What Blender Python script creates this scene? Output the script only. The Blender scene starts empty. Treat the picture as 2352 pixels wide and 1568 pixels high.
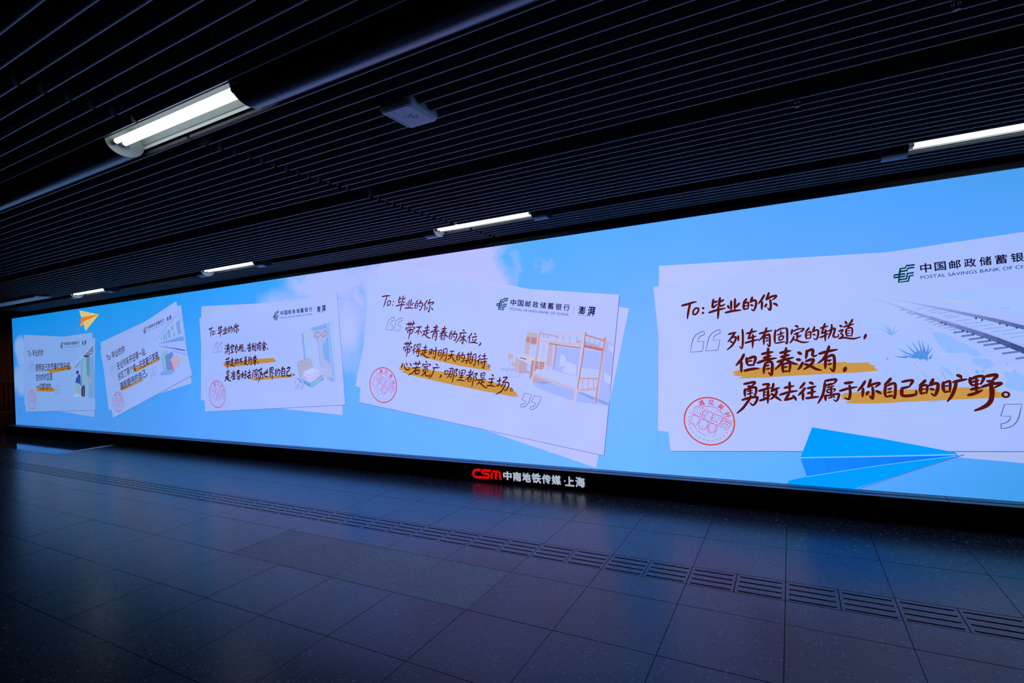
import bpy, bmesh, math, random
from mathutils import Matrix, Vector

random.seed(7)
SC = bpy.context.scene
COL = SC.collection

# ------------------------------------------------------------------ camera
FPX, YAW, PITCH, ROLL, CAMH = 1192.56, 0.4927, 0.0062, -0.045, 1.6792
cy, sy, cp, sp = math.cos(YAW), math.sin(YAW), math.cos(PITCH), math.sin(PITCH)
FW = Vector((-sy * cp, cy * cp, sp)); R0 = Vector((cy, sy, 0)); U0 = R0.cross(FW)
RT = math.cos(ROLL) * R0 + math.sin(ROLL) * U0
UP = -math.sin(ROLL) * R0 + math.cos(ROLL) * U0
CAM = Vector((0, 0, CAMH))
cd = bpy.data.cameras.new('camera'); co = bpy.data.objects.new('camera', cd); COL.objects.link(co)
m = Matrix((RT, UP, -FW)).transposed().to_4x4(); m.translation = CAM
co.matrix_world = m
cd.sensor_fit = 'HORIZONTAL'; cd.sensor_width = 36; cd.lens = 36 * FPX / 2352
cd.clip_start = 0.05; cd.clip_end = 200
SC.camera = co

# ------------------------------------------------------------------ world, exposure
w = bpy.data.worlds.new('world'); SC.world = w; w.use_nodes = True
w.node_tree.nodes['Background'].inputs[0].default_value = (0.02, 0.025, 0.03, 1)
w.node_tree.nodes['Background'].inputs[1].default_value = 0.05
vs = SC.view_settings
vs.view_transform = 'Standard'; vs.look = 'None'; vs.exposure = 0.0; vs.gamma = 1.0; vs.use_curve_mapping = False

# added warm fill without a fixture, lights the end wall beyond the screen
hl = bpy.data.lights.new('hall_fill_light', 'AREA'); hl.energy = 26; hl.color = (1.0, 0.62, 0.36); hl.size = 1.2
ho = bpy.data.objects.new('hall_fill_light', hl); COL.objects.link(ho); ho.location = (-26.0, 11.0, 3.4)

SCREEN_GAIN = 1.0      # brightness of the LED wall
CLIPPED_BLUE = 0.5
TUBE_GAIN = 4.2       # brightness of the fluorescent tubes

# ------------------------------------------------------------------ helpers
def ray(px, py):
    return FW + (px - 1176) / FPX * RT + (784 - py) / FPX * UP
def on_z(px, py, z):
    d = ray(px, py); return CAM + d * ((z - CAMH) / d.z)
def on_y(px, py, y):
    d = ray(px, py); return CAM + d * (y / d.y)
def on_x(px, py, x):
    d = ray(px, py); return CAM + d * (x / d.x)
def project(p):
    d = Vector(p) - CAM; z = d.dot(FW)
    if z < 0.05: return None
    return 1176 + FPX * d.dot(RT) / z, 784 - FPX * d.dot(UP) / z

def lin(c):
    # blue at the top of its range is clipped in the photograph: the LEDs give off more than it shows
    g = 1.0 + CLIPPED_BLUE * max(0.0, min(1.0, (c[2] - 244) / 11.0))
    t = lin0(c)
    return (t[0], t[1], t[2] * g)
def lin0(c):
    return tuple((v / 255 / 12.92) if v / 255 <= 0.04045 else ((v / 255 + 0.055) / 1.055) ** 2.4 for v in c)

def tag(o, label=None, cat=None, group=None, kind=None):
    if label: o['label'] = label
    if cat: o['category'] = cat
    if group: o['group'] = group
    if kind: o['kind'] = kind
    return o

def link(name, me, mat=None, parent=None):
    o = bpy.data.objects.new(name, me); COL.objects.link(o)
    if mat is not None and me is not None and not me.materials: me.materials.append(mat)
    if parent is not None:
        o.parent = parent
        if parent.get('_base'): o.matrix_parent_inverse = Matrix.Translation(-Vector(parent['_base']))
    return o

def empty(name, loc):
    o = bpy.data.objects.new(name, None); COL.objects.link(o); o.location = loc; o['_base'] = list(loc)
    o.empty_display_size = 0.1
    return o

def mesh(name, verts, faces, smooth=False):
    me = bpy.data.meshes.new(name); me.from_pydata([tuple(v) for v in verts], [], faces); me.update()
    if smooth:
        for p in me.polygons: p.use_smooth = True
    return me

def box_data(x0, x1, y0, y1, z0, z1, V=None, F=None):
    V = [] if V is None else V; F = [] if F is None else F
    n = len(V)
    V += [(x0, y0, z0), (x1, y0, z0), (x1, y1, z0), (x0, y1, z0), (x0, y0, z1), (x1, y0, z1), (x1, y1, z1), (x0, y1, z1)]
    F += [tuple(n + i for i in f) for f in ((0, 3, 2, 1), (4, 5, 6, 7), (0, 1, 5, 4), (1, 2, 6, 5), (2, 3, 7, 6), (3, 0, 4, 7))]
    return V, F

def bevel_box(name, x0, x1, y0, y1, z0, z1, b=0.004, seg=2):
    me = mesh(name, *box_data(x0, x1, y0, y1, z0, z1))
    bm = bmesh.new(); bm.from_mesh(me)
    bmesh.ops.bevel(bm, geom=bm.edges[:], offset=b, segments=seg, affect='EDGES', profile=0.5)
    bm.to_mesh(me); bm.free()
    return me

def extrude_x(name, prof, x0, x1, closed=True, caps=True, smooth=False):
    """profile of (y, z) pushed along x"""
    n = len(prof)
    V = [(x0, y, z) for y, z in prof] + [(x1, y, z) for y, z in prof]
    F = []
    for i in range(n if closed else n - 1):
        j = (i + 1) % n
        F.append((i, i + n, j + n, j))
    if caps and closed:
        k = len(V); V += V[:2 * n]
        F.append(tuple(range(k, k + n))); F.append(tuple(range(k + 2 * n - 1, k + n - 1, -1)))
    me = mesh(name, V, F)
    bm = bmesh.new(); bm.from_mesh(me)
    bmesh.ops.recalc_face_normals(bm, faces=bm.faces[:]); bm.to_mesh(me); bm.free()
    if smooth:
        for p in me.polygons:
            if len(p.vertices) == 4: p.use_smooth = True
    return me

# ------------------------------------------------------------------ materials
def new_mat(name):
    mt = bpy.data.materials.new(name); mt.use_nodes = True
    return mt, mt.node_tree, mt.node_tree.nodes['Principled BSDF']

def plain(name, rgb, rough=0.5, metal=0.0, spec=0.5, noise=0.0, scale=30, bump=0.0):
    mt, nt, b = new_mat(name)
    b.inputs['Base Color'].default_value = (*rgb, 1); b.inputs['Roughness'].default_value = rough
    b.inputs['Metallic'].default_value = metal; b.inputs['Specular IOR Level'].default_value = spec
    if noise or bump:
        tc = nt.nodes.new('ShaderNodeTexCoord'); n = nt.nodes.new('ShaderNodeTexNoise')
        n.inputs['Scale'].default_value = scale; n.inputs['Detail'].default_value = 4
        nt.links.new(tc.outputs['Object'], n.inputs['Vector'])
    if noise:
        r = nt.nodes.new('ShaderNodeValToRGB')
        r.color_ramp.elements[0].position = 0.3; r.color_ramp.elements[1].position = 0.7
        r.color_ramp.elements[0].color = (*[c * (1 - noise) for c in rgb], 1)
        r.color_ramp.elements[1].color = (*[c * (1 + noise) for c in rgb], 1)
        nt.links.new(n.outputs['Fac'], r.inputs['Fac']); nt.links.new(r.outputs['Color'], b.inputs['Base Color'])
    if bump:
        bp = nt.nodes.new('ShaderNodeBump'); bp.inputs['Strength'].default_value = bump; bp.inputs['Distance'].default_value = 0.002
        nt.links.new(n.outputs['Fac'], bp.inputs['Height']); nt.links.new(bp.outputs['Normal'], b.inputs['Normal'])
    return mt

EM = {}
def glow(rgb, gain=None, sample=False):
    """flat lit colour shown on the LED screen (sRGB 0-255)"""
    key = (tuple(int(c) for c in rgb), gain, sample)
    if key in EM: return EM[key]
    mt = bpy.data.materials.new('led_%02x%02x%02x' % key[0]); mt.use_nodes = True
    nt = mt.node_tree; nt.nodes.clear()
    o = nt.nodes.new('ShaderNodeOutputMaterial'); e = nt.nodes.new('ShaderNodeEmission')
    e.inputs['Color'].default_value = (*(lin(rgb) if gain is None else lin0(rgb)), 1); e.inputs['Strength'].default_value = SCREEN_GAIN if gain is None else gain
    nt.links.new(e.outputs[0], o.inputs['Surface'])
    if not sample: mt.cycles.emission_sampling = 'NONE'
    EM[key] = mt
    return mt

def ramp(nt, stops, fac, interp='LINEAR'):
    r = nt.nodes.new('ShaderNodeValToRGB'); cr = r.color_ramp; cr.interpolation = interp
    while len(cr.elements) < len(stops): cr.elements.new(0.5)
    for e, (p, c) in zip(cr.elements, stops): e.position = p; e.color = (*lin(c), 1)
    nt.links.new(fac, r.inputs['Fac'])
    return r.outputs['Color']

def mathn(nt, op, a, b=None, c=None, clamp=False):
    n = nt.nodes.new('ShaderNodeMath'); n.operation = op; n.use_clamp = clamp
    for i, v in enumerate((a, b, c)):
        if v is None: continue
        if isinstance(v, (int, float)): n.inputs[i].default_value = v
        else: nt.links.new(v, n.inputs[i])
    return n.outputs[0]

def mixc(nt, fac, a, b):
    n = nt.nodes.new('ShaderNodeMix'); n.data_type = 'RGBA'
    nt.links.new(fac, n.inputs['Factor'])
    for k, v in ((6, a), (7, b)):
        if isinstance(v, tuple): n.inputs[k].default_value = (*v, 1)
        else: nt.links.new(v, n.inputs[k])
    return n.outputs[2]

X0S, X1S = -17.446, 5.60          # ends of the lit screen
YS, ZB, ZT = 5.640, 0.2174, 2.9162
YB = 5.475                        # front of the plinth

def xpos(x): return (x - X0S) / (X1S - X0S)

def led_sky():
    mt = bpy.data.materials.new('led_sky'); mt.use_nodes = True; nt = mt.node_tree; nt.nodes.clear()
    o = nt.nodes.new('ShaderNodeOutputMaterial'); e = nt.nodes.new('ShaderNodeEmission')
    g = nt.nodes.new('ShaderNodeNewGeometry'); s = nt.nodes.new('ShaderNodeSeparateXYZ')
    nt.links.new(g.outputs['Position'], s.inputs[0])
    X, Z = s.outputs['X'], s.outputs['Z']
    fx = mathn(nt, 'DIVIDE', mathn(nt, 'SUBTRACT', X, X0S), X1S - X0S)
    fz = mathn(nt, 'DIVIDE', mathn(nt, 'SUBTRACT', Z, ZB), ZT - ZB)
    top = ramp(nt, [(xpos(-17.4), (10, 137, 226)), (xpos(-11), (36, 152, 240)), (xpos(-7), (58, 164, 250)), (xpos(-3.5), (86, 176, 255)), (xpos(-1), (92, 172, 253)), (xpos(1.6), (76, 160, 242)), (1, (60, 150, 238))], fx)  # ramps over x paint the LED viewing-angle falloff into the sky colours
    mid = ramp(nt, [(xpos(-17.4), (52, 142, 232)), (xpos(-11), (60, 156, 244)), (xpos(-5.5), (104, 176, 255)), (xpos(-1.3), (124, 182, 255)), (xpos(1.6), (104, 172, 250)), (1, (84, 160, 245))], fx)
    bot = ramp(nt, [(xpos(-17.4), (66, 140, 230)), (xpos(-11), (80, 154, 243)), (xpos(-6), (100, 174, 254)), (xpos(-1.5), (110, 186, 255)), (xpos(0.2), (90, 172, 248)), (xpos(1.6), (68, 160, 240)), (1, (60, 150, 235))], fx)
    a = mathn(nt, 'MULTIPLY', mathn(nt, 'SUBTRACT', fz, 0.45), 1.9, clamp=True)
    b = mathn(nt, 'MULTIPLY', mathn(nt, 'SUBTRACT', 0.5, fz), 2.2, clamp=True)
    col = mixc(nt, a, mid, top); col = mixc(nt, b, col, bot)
    n = nt.nodes.new('ShaderNodeTexNoise'); n.inputs['Scale'].default_value = 1.7; n.inputs['Detail'].default_value = 6; n.inputs['Roughness'].default_value = 0.55
    nt.links.new(g.outputs['Position'], n.inputs['Vector'])
    wob = mathn(nt, 'MULTIPLY', mathn(nt, 'SUBTRACT', n.outputs['Fac'], 0.5), 1.5)
    def puff(cx, cz, rx, rz, soft):
        dx = mathn(nt, 'POWER', mathn(nt, 'DIVIDE', mathn(nt, 'SUBTRACT', X, cx), rx), 2.0)
        dz = mathn(nt, 'POWER', mathn(nt, 'DIVIDE', mathn(nt, 'SUBTRACT', Z, cz), rz), 2.0)
        d = mathn(nt, 'ADD', mathn(nt, 'SQRT', mathn(nt, 'ADD', dx, dz)), wob)
        return mathn(nt, 'DIVIDE', mathn(nt, 'SUBTRACT', 1.0, d), soft, clamp=True)
    masks = [puff(-4.45, 2.62, 1.55, 0.62, 0.30), puff(-6.0, 2.75, 1.3, 0.45, 0.7), puff(-5.9, 2.1, 1.0, 0.8, 0.8),
             puff(-16.9, 2.05, 0.55, 0.38, 0.25), puff(-16.9, 1.35, 0.95, 0.45, 0.45), puff(-7.2, 2.45, 0.8, 0.35, 0.9)]
    mk = masks[0]
    for q in masks[1:]: mk = mathn(nt, 'MAXIMUM', mk, q)
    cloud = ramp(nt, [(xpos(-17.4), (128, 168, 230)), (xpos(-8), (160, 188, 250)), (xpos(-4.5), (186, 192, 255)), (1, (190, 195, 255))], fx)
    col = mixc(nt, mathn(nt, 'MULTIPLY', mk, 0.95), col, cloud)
    n2 = nt.nodes.new('ShaderNodeTexNoise'); n2.inputs['Scale'].default_value = 0.9; n2.inputs['Detail'].default_value = 3
    nt.links.new(g.outputs['Position'], n2.inputs['Vector'])
    st = mathn(nt, 'ADD', 0.93, mathn(nt, 'MULTIPLY', n2.outputs['Fac'], 0.14))
    nt.links.new(col, e.inputs['Color']); nt.links.new(mathn(nt, 'MULTIPLY', st, SCREEN_GAIN), e.inputs['Strength'])
    nt.links.new(e.outputs[0], o.inputs['Surface'])
    return mt

def led_paper(name, dc):
    mt = bpy.data.materials.new(name); mt.use_nodes = True; nt = mt.node_tree; nt.nodes.clear()
    o = nt.nodes.new('ShaderNodeOutputMaterial'); e = nt.nodes.new('ShaderNodeEmission')
    g = nt.nodes.new('ShaderNodeNewGeometry'); s = nt.nodes.new('ShaderNodeSeparateXYZ')
    nt.links.new(g.outputs['Position'], s.inputs[0])
    fx = mathn(nt, 'DIVIDE', mathn(nt, 'SUBTRACT', s.outputs['X'], X0S), X1S - X0S)
    st = [(-17.4, (122, 161, 226)), (-13.6, (128, 168, 232)), (-12.3, (142, 172, 238)), (-9.4, (156, 183, 247)), (-6, (171, 190, 254)), (-4.6, (176, 195, 255)), (-1.6, (184, 196, 255)), (-1.0, (180, 197, 255)), (1.7, (163, 188, 247)), (5.6, (150, 180, 245))]  # paper dims leftward: viewing-angle falloff of the LEDs put into its colour
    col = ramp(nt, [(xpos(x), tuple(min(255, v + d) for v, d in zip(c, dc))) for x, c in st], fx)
    n2 = nt.nodes.new('ShaderNodeTexNoise'); n2.inputs['Scale'].default_value = 1.4; n2.inputs['Detail'].default_value = 3
    nt.links.new(g.outputs['Position'], n2.inputs['Vector'])
    stn = mathn(nt, 'ADD', 0.94, mathn(nt, 'MULTIPLY', n2.outputs['Fac'], 0.12))
    nt.links.new(col, e.inputs['Color']); nt.links.new(mathn(nt, 'MULTIPLY', stn, SCREEN_GAIN), e.inputs['Strength'])
    nt.links.new(e.outputs[0], o.inputs['Surface'])
    return mt

def granite(name, base, fleck, rough, cell=55, amount=0.30, bump=0.12, spread=0.10, grain=0.5, spec=0.5):
    mt, nt, b = new_mat(name)
    oi = nt.nodes.new('ShaderNodeObjectInfo'); g = nt.nodes.new('ShaderNodeNewGeometry')
    def noise(sc, det=2):
        n = nt.nodes.new('ShaderNodeTexNoise'); n.inputs['Scale'].default_value = sc; n.inputs['Detail'].default_value = det
        nt.links.new(g.outputs['Position'], n.inputs['Vector']); return n.outputs['Fac']
    def chips(sc, am, r0):
        v = nt.nodes.new('ShaderNodeTexVoronoi'); v.inputs['Scale'].default_value = sc
        nt.links.new(g.outputs['Position'], v.inputs['Vector'])
        s = nt.nodes.new('ShaderNodeSeparateColor'); nt.links.new(v.outputs['Color'], s.inputs[0])
        gate = mathn(nt, 'LESS_THAN', s.outputs[0], am)
        rad = mathn(nt, 'MULTIPLY', s.outputs[1], r0)
        return mathn(nt, 'MULTIPLY', mathn(nt, 'LESS_THAN', v.outputs['Distance'], rad), gate)
    n3 = noise(cell * 4.5)
    r1 = nt.nodes.new('ShaderNodeValToRGB')
    r1.color_ramp.elements[0].position = 0.36; r1.color_ramp.elements[0].color = (*[c * (1 - grain) for c in base], 1)
    r1.color_ramp.elements[1].position = 0.64; r1.color_ramp.elements[1].color = (*[c * (1 + grain) for c in base], 1)
    nt.links.new(n3, r1.inputs['Fac'])
    col = mixc(nt, chips(cell, amount, 0.42), r1.outputs['Color'], fleck)
    col = mixc(nt, chips(cell * 1.7, amount, 0.40), col, tuple(c * 0.25 for c in base))
    col = mixc(nt, chips(cell * 2.6, amount * 1.2, 0.45), col, tuple(c * 0.8 for c in fleck))
    rnd = mathn(nt, 'ADD', 1 - spread, mathn(nt, 'MULTIPLY', oi.outputs['Random'], 2 * spread))
    mul = nt.nodes.new('ShaderNodeMix'); mul.data_type = 'RGBA'; mul.blend_type = 'MULTIPLY'; mul.inputs['Factor'].default_value = 1
    cb = nt.nodes.new('ShaderNodeCombineColor')
    for i in range(3): nt.links.new(rnd, cb.inputs[i])
    nt.links.new(col, mul.inputs[6]); nt.links.new(cb.outputs[0], mul.inputs[7])
    nt.links.new(mul.outputs[2], b.inputs['Base Color'])
    n1 = noise(cell * 1.5, 3)
    nt.links.new(mathn(nt, 'ADD', rough, mathn(nt, 'MULTIPLY', mathn(nt, 'SUBTRACT', n1, 0.5), 0.2)), b.inputs['Roughness'])
    bp = nt.nodes.new('ShaderNodeBump'); bp.inputs['Strength'].default_value = bump; bp.inputs['Distance'].default_value = 0.0012
    nt.links.new(n1, bp.inputs['Height']); nt.links.new(bp.outputs['Normal'], b.inputs['Normal'])
    b.inputs['Specular IOR Level'].default_value = spec
    return mt

M = {
    'granite': granite('floor_granite', (0.024, 0.025, 0.028), (0.20, 0.20, 0.195), 0.26, 42, 0.34, spec=0.34),
    'flamed': granite('flamed_granite', (0.52, 0.52, 0.50), (0.82, 0.82, 0.79), 0.75, 75, 0.65, 0.7, 0.05, 0.7, 0.25),
    'polished': granite('polished_granite', (0.030, 0.030, 0.034), (0.10, 0.10, 0.10), 0.06, 55, 0.2, 0.02),
    'grout': plain('grout', (0.022, 0.022, 0.023), 0.9),
    'tactile': plain('tactile_strip', (0.055, 0.054, 0.056), 0.42, noise=0.2, scale=60),
    'slat': plain('slat_paint', (0.15, 0.145, 0.145), 0.24, spec=0.28, noise=0.12, scale=5),
    'cover': plain('channel_paint', (0.022, 0.022, 0.024), 0.26, spec=0.45, noise=0.08, scale=4),
    'void': plain('void_black', (0.004, 0.004, 0.004), 0.9, spec=0.1),
    'black': plain('black_panel', (0.008, 0.008, 0.009), 0.55, spec=0.3, noise=0.1, scale=3),
    'header': plain('header_grey', (0.045, 0.045, 0.05), 0.6, noise=0.25, scale=1.2),
    'board': plain('sign_board_black', (0.018, 0.018, 0.020), 0.45, spec=0.4),
    'ledge': plain('ledge_steel', (0.17, 0.17, 0.18), 0.40, metal=0.1, noise=0.15, scale=6),
    'white': plain('white_paint', (0.30, 0.33, 0.32), 0.4, noise=0.04, scale=8),
    'lip': plain('lip_white', (0.80, 0.82, 0.78), 0.4),
    'endcap': plain('lamp_endcap', (0.42, 0.46, 0.43), 0.5),
    'plastic': plain('white_plastic', (0.62, 0.62, 0.62), 0.45, noise=0.08, scale=12),
    'grey': plain('grey_plastic', (0.30, 0.30, 0.31), 0.6),
    'mark': plain('mark_blue', (0.02, 0.05, 0.22), 0.5),
    'rust': plain('rust_panel', (0.16, 0.035, 0.012), 0.6, noise=0.15, scale=2),
    'steel': plain('brushed_steel', (0.35, 0.35, 0.36), 0.4, metal=0.8),
    'chrome': plain('sprinkler_metal', (0.05, 0.05, 0.05), 0.45, metal=0.3),
    'wire': plain('wire', (0.10, 0.07, 0.05), 0.6),
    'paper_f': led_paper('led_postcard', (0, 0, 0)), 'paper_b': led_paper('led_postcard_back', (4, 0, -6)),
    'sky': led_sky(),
}
M['tube'] = glow((236, 246, 255), TUBE_GAIN, True)
M['red_letter'] = glow((232, 10, 8), 0.9, True)
M['white_letter'] = glow((196, 208, 228), 0.75, True)

# ------------------------------------------------------------------ floor
ROWY = [5.72, 5.131, 4.537, 3.940, 3.648, 3.352, 2.761, 2.169, 1.577, 0.985, 0.393, -0.2, -0.8]
SX = -1.9013
def seam(s): return SX + 0.6 * s
floor = link('floor', mesh('floor', *box_data(-30, 9, -3, 14, -0.06, -0.006)), M['grout'])
tag(floor, kind='structure')
def tile_mesh(wx, wy, g=0.0013, b=0.0010, h=0.02):
    x, y = wx / 2 - g, wy / 2 - g
    V = []
    for (dx, dz) in ((0, -h), (0, -b), (b, 0)):
        V += [(-x + dx, -y + dx, dz), (x - dx, -y + dx, dz), (x - dx, y - dx, dz), (-x + dx, y - dx, dz)]
    F = [(8, 9, 10, 11)]
    for k in (0, 4):
        for i in range(4):
            j = (i + 1) % 4
            F.append((k + i, k + j, k + 4 + j, k + 4 + i))
    return mesh('floor_tile', V, F)
cands = []
for r in range(len(ROWY) - 1):
    ya, yb = ROWY[r + 1], ROWY[r]
    if r == 3: continue                       # the tactile strip
    yb2 = min(yb, YB + 0.02)
    for s in range(-27, 12):
        xa, xb = seam(s), seam(s + 1)
        ps = [project((x, y, 0)) for x in (xa, xb) for y in (ya, yb2)]
        ok = all(p is not None for p in ps)
        area = 0
        if ok:
            xs = [min(max(p[0], 0), 2352) for p in ps]; ys = [min(max(p[1], 0), 1568) for p in ps]
            area = (max(xs) - min(xs)) * (max(ys) - min(ys))
        cands.append((area, r, s, xa, xb, ya, yb2))
cands.sort(reverse=True)
tmesh = {}
rest_v, rest_f = [], []
for k, (area, r, s, xa, xb, ya, yb) in enumerate(cands):
    fl = (r == 5 and -4 <= s <= -1)
    pol = (xb <= seam(-17) + 0.01 and r <= 1)
    mat = 'flamed' if fl else ('polished' if pol else 'granite')
    if k < 290 and area > 120:
        key = (round(yb - ya, 3), mat)
        if key not in tmesh:
            tmesh[key] = tile_mesh(0.6, yb - ya); tmesh[key].materials.append(M[mat])
        o = link('floor_tile', tmesh[key], None, floor)
        o.location = ((xa + xb) / 2, (ya + yb) / 2, random.uniform(-0.0004, 0.0004))
        o.rotation_euler = (random.uniform(-.0007, .0007), random.uniform(-.0007, .0007), 0)
    else:
        box_data(xa + .002, xb - .002, ya + .002, yb - .002, -0.02, 0, rest_v, rest_f)
# the paving behind the screen end and beyond the rows
for i in range(20):
    for j in range(15):
        box_data(-30 + i * .6 + .002, -30 + i * .6 + .598, 5.72 + j * .55 + .002, 5.72 + j * .55 + .548, -0.02, 0, rest_v, rest_f)
    for j in range(12):
        box_data(-30.1 + i * .6 + .002, -30.1 + i * .6 + .598, -0.8 + j * .545 + .002, -0.8 + j * .545 + .543, -0.02, 0, rest_v, rest_f) if -30.1 + i * .6 + .6 < seam(-27) else None
o = link('far_paving', mesh('far_paving', rest_v, rest_f), M['granite'], floor); tag(o, kind='stuff')
# tactile guidance strip: 0.3 m tiles, four raised bars on each
tt = tile_mesh(0.3, ROWY[3] - ROWY[4], 0.002); tt.name = 'tactile_tile'; tt.materials.append(M['granite'])
def bar_mesh():
    n = 6; hw, hl, h = 0.0100, 0.131, 0.0036
    ring = []
    for e in (-1, 1):
        for i in range(n + 1):
            a = math.pi / 2 * e + math.pi * i / n * e * -1 if False else (math.pi / 2 + math.pi * i / n if e < 0 else -math.pi / 2 + math.pi * i / n)
            ring.append((e * (hl - hw) + hw * math.cos(a), hw * math.sin(a)))
    V = [(x, y, -0.001) for x, y in ring] + [(x * 0.99, y * 0.84, h) for x, y in ring]
    k = len(ring)
    F = [tuple(range(k, 2 * k))] + [(i, (i + 1) % k, (i + 1) % k + k, i + k) for i in range(k)]
    return mesh('tactile_bar', V, F)
bm_ = bar_mesh(); bm_.materials.append(M['granite'])
yc = (ROWY[3] + ROWY[4]) / 2; pitch = (ROWY[3] - ROWY[4]) / 4
tv, tf = [], []
for k in range(-36, 16):
    x = SX + 0.15 + 0.3 * k
    t = link('tactile_tile', tt, None, floor); t.location = (x, yc, random.uniform(-.0004, .0004))
    for j in range(4):
        b_ = link('tactile_bar', bm_, None, t); b_.location = (0, (j - 1.5) * pitch, 0)
for k in range(-54, -36):
    x = SX + 0.15 + 0.3 * k
    box_data(x - .148, x + .148, yc - .14, yc + .14, -.02, 0, tv, tf)
    for j in range(4):
        y = yc + (j - 1.5) * pitch
        box_data(x - .128, x + .128, y - .011, y + .011, 0, .006, tv, tf)
o = link('far_tactile_strip', mesh('far_tactile_strip', tv, tf), M['tactile'], floor); tag(o, kind='stuff')
o = link('expansion_joint', bevel_box('expansion_joint', -12.36, -12.18, 4.60, 5.46, 0.0005, 0.004, 0.001), M['plastic'], floor)

# ------------------------------------------------------------------ walls, ceiling slab
wb = link('wall_back', mesh('wall_back', *box_data(-17.35, 9, 5.95, 6.1, 0, 3.6)), M['void']); tag(wb, kind='structure')
we = link('wall_end', mesh('wall_end', *box_data(-30.2, -30, -3, 14, 0, 3.6)), M['rust']); tag(we, kind='structure')
wl = link('wall_far', mesh('wall_far', *box_data(-30, -17.35, 14, 14.2, 0, 3.6)), M['void']); tag(wl, kind='structure')
ceil = link('ceiling', mesh('ceiling', *box_data(-30, 9, -3, 14, 3.55, 3.65)), M['void']); tag(ceil, kind='structure')

# slats: rounded U blades running along the wall
HW, SZ = 0.0165, 3.014
def slat_profile():
    p = [(-HW, 0.085)]
    for i in range(13):
        a = math.pi + math.pi * i / 12
        p.append((HW * math.cos(a), HW + HW * math.sin(a)))
    p.append((HW, 0.085))
    return p
segs = [(-16.35, -9.80), (-9.77, -3.185), (-3.150, 2.9), (2.93, 6.5)]
smesh = []
for a, b in segs:
    me = extrude_x('ceiling_slat', slat_profile(), -(b - a) / 2, (b - a) / 2, smooth=True); me.materials.append(M['slat']); smesh.append(me)
ys_ = [1.595 - 0.1 * k for k in range(0, 19)] + [1.90 + 0.0985 * k for k in range(14)] + [3.444 + 0.1007 * k for k in range(14)] + [5.055 + 0.1025 * k for k in range(7)]
for yf in ys_:
    for (a, b), me in zip(segs, smesh):
        if a > 2 and yf > 4: pass
        o = link('ceiling_slat', me, None, ceil)
        o.location = ((a + b) / 2 + random.uniform(-.006, .006), yf - HW, SZ + random.uniform(-.0015, .0015))
# carrier rails that hold the slats
for x in (-14.6, -12.2, -8.3, -5.6, -1.15, 1.4, 4.1):
    link('carrier_rail', mesh('carrier_rail', *box_data(x - .02, x + .02, -.6, 5.72, 3.10, 3.14)), M['void'], ceil)
    for y in (0.4, 2.6, 4.6):
        link('hanger_rod', mesh('hanger_rod', *box_data(x - .005, x + .005, y - .005, y + .005, 3.14, 3.55)), M['void'], ceil)

# ------------------------------------------------------------------ LED wall
scr = empty('led_screen', (-6.0, YS, 0.0))
tag(scr, 'wall-long lit LED screen showing five handwritten postcards on a blue sky', 'screen')
link('cabinet', mesh('cabinet', *box_data(X0S - .03, X1S + .03, YS + .004, YS + .26, ZB + .0055, ZT + .045)), M['black'], scr)
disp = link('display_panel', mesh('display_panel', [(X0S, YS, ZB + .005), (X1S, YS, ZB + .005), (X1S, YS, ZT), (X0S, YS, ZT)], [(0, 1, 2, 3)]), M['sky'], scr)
hd = -17.5
for i, x1 in enumerate((-12.9, -8.1, -4.4, -2.45, 1.9, 5.64)):
    link('header_strip', bevel_box('header_strip', hd + .002, x1 - .002, YS - .018, YS + .003, ZT, ZT + .049, .002, 1), M['grey' if i == 9 else 'header'], scr); hd = x1
link('side_strip', bevel_box('side_strip', X0S - .03, X0S, YS - .018, YS + .003, ZB + .006, ZT + .049, .002, 1), M['black'], scr)
base = empty('plinth', (-6.0, YB + .08, 0))
tag(base, 'low black plinth with bluish ledge running under the lit screen', 'plinth')
PX = [-17.56, -14.6, -11.4, -8.3, -5.2, -3.60, -2.075, 1.1, 4.2, 5.7]
link('plinth_core', mesh('plinth_core', *box_data(PX[0] + .01, PX[-1] - .01, YB + .031, YS + .26, 0, ZB - .007)), M['void'], base)
for a, b in zip(PX[:-1], PX[1:]):
    link('plinth_panel', bevel_box('plinth_panel', a + .0015, b - .0015, YB, YB + .03, 0.0, ZB - .004, .0015, 1), M['black'], base)
    link('ledge_tray', bevel_box('ledge_tray', a + .0015, b - .0015, YB - .002, YB + .075, ZB - .006, ZB, .0015, 1), M['ledge'], base)
    link('ledge_flange', bevel_box('ledge_flange', a + .0015, b - .0015, YB + .078, YS + .20, ZB - .006, ZB + .004, .0015, 1), M['ledge'], base)

# ------------------------------------------------------------------ things shown on the screen: geometry helpers
LAY = 0.0003
def sp_(px, py, lay):            # photo pixel -> point on the screen plane
    p = on_y(px, py, YS); return (p.x, YS - LAY * lay, max(p.z, ZB + .0062))
def zscale(px, py):              # metres per pixel, vertically
    return abs(on_y(px, py - 1, YS).z - on_y(px, py + 1, YS).z) / 2

class Crop:
    def __init__(s, x0, y0, k): s.x0, s.y0, s.k = x0, y0, k
    def __call__(s, p): return (s.x0 + p[0] * s.k, s.y0 + p[1] * s.k)

def polys_obj(name, plist, crop, mat, lay, parent):
    for pts in plist:
        link(name, mesh(name, [sp_(*crop(p), lay) for p in pts], [tuple(range(len(pts)))]), mat, parent)

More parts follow.
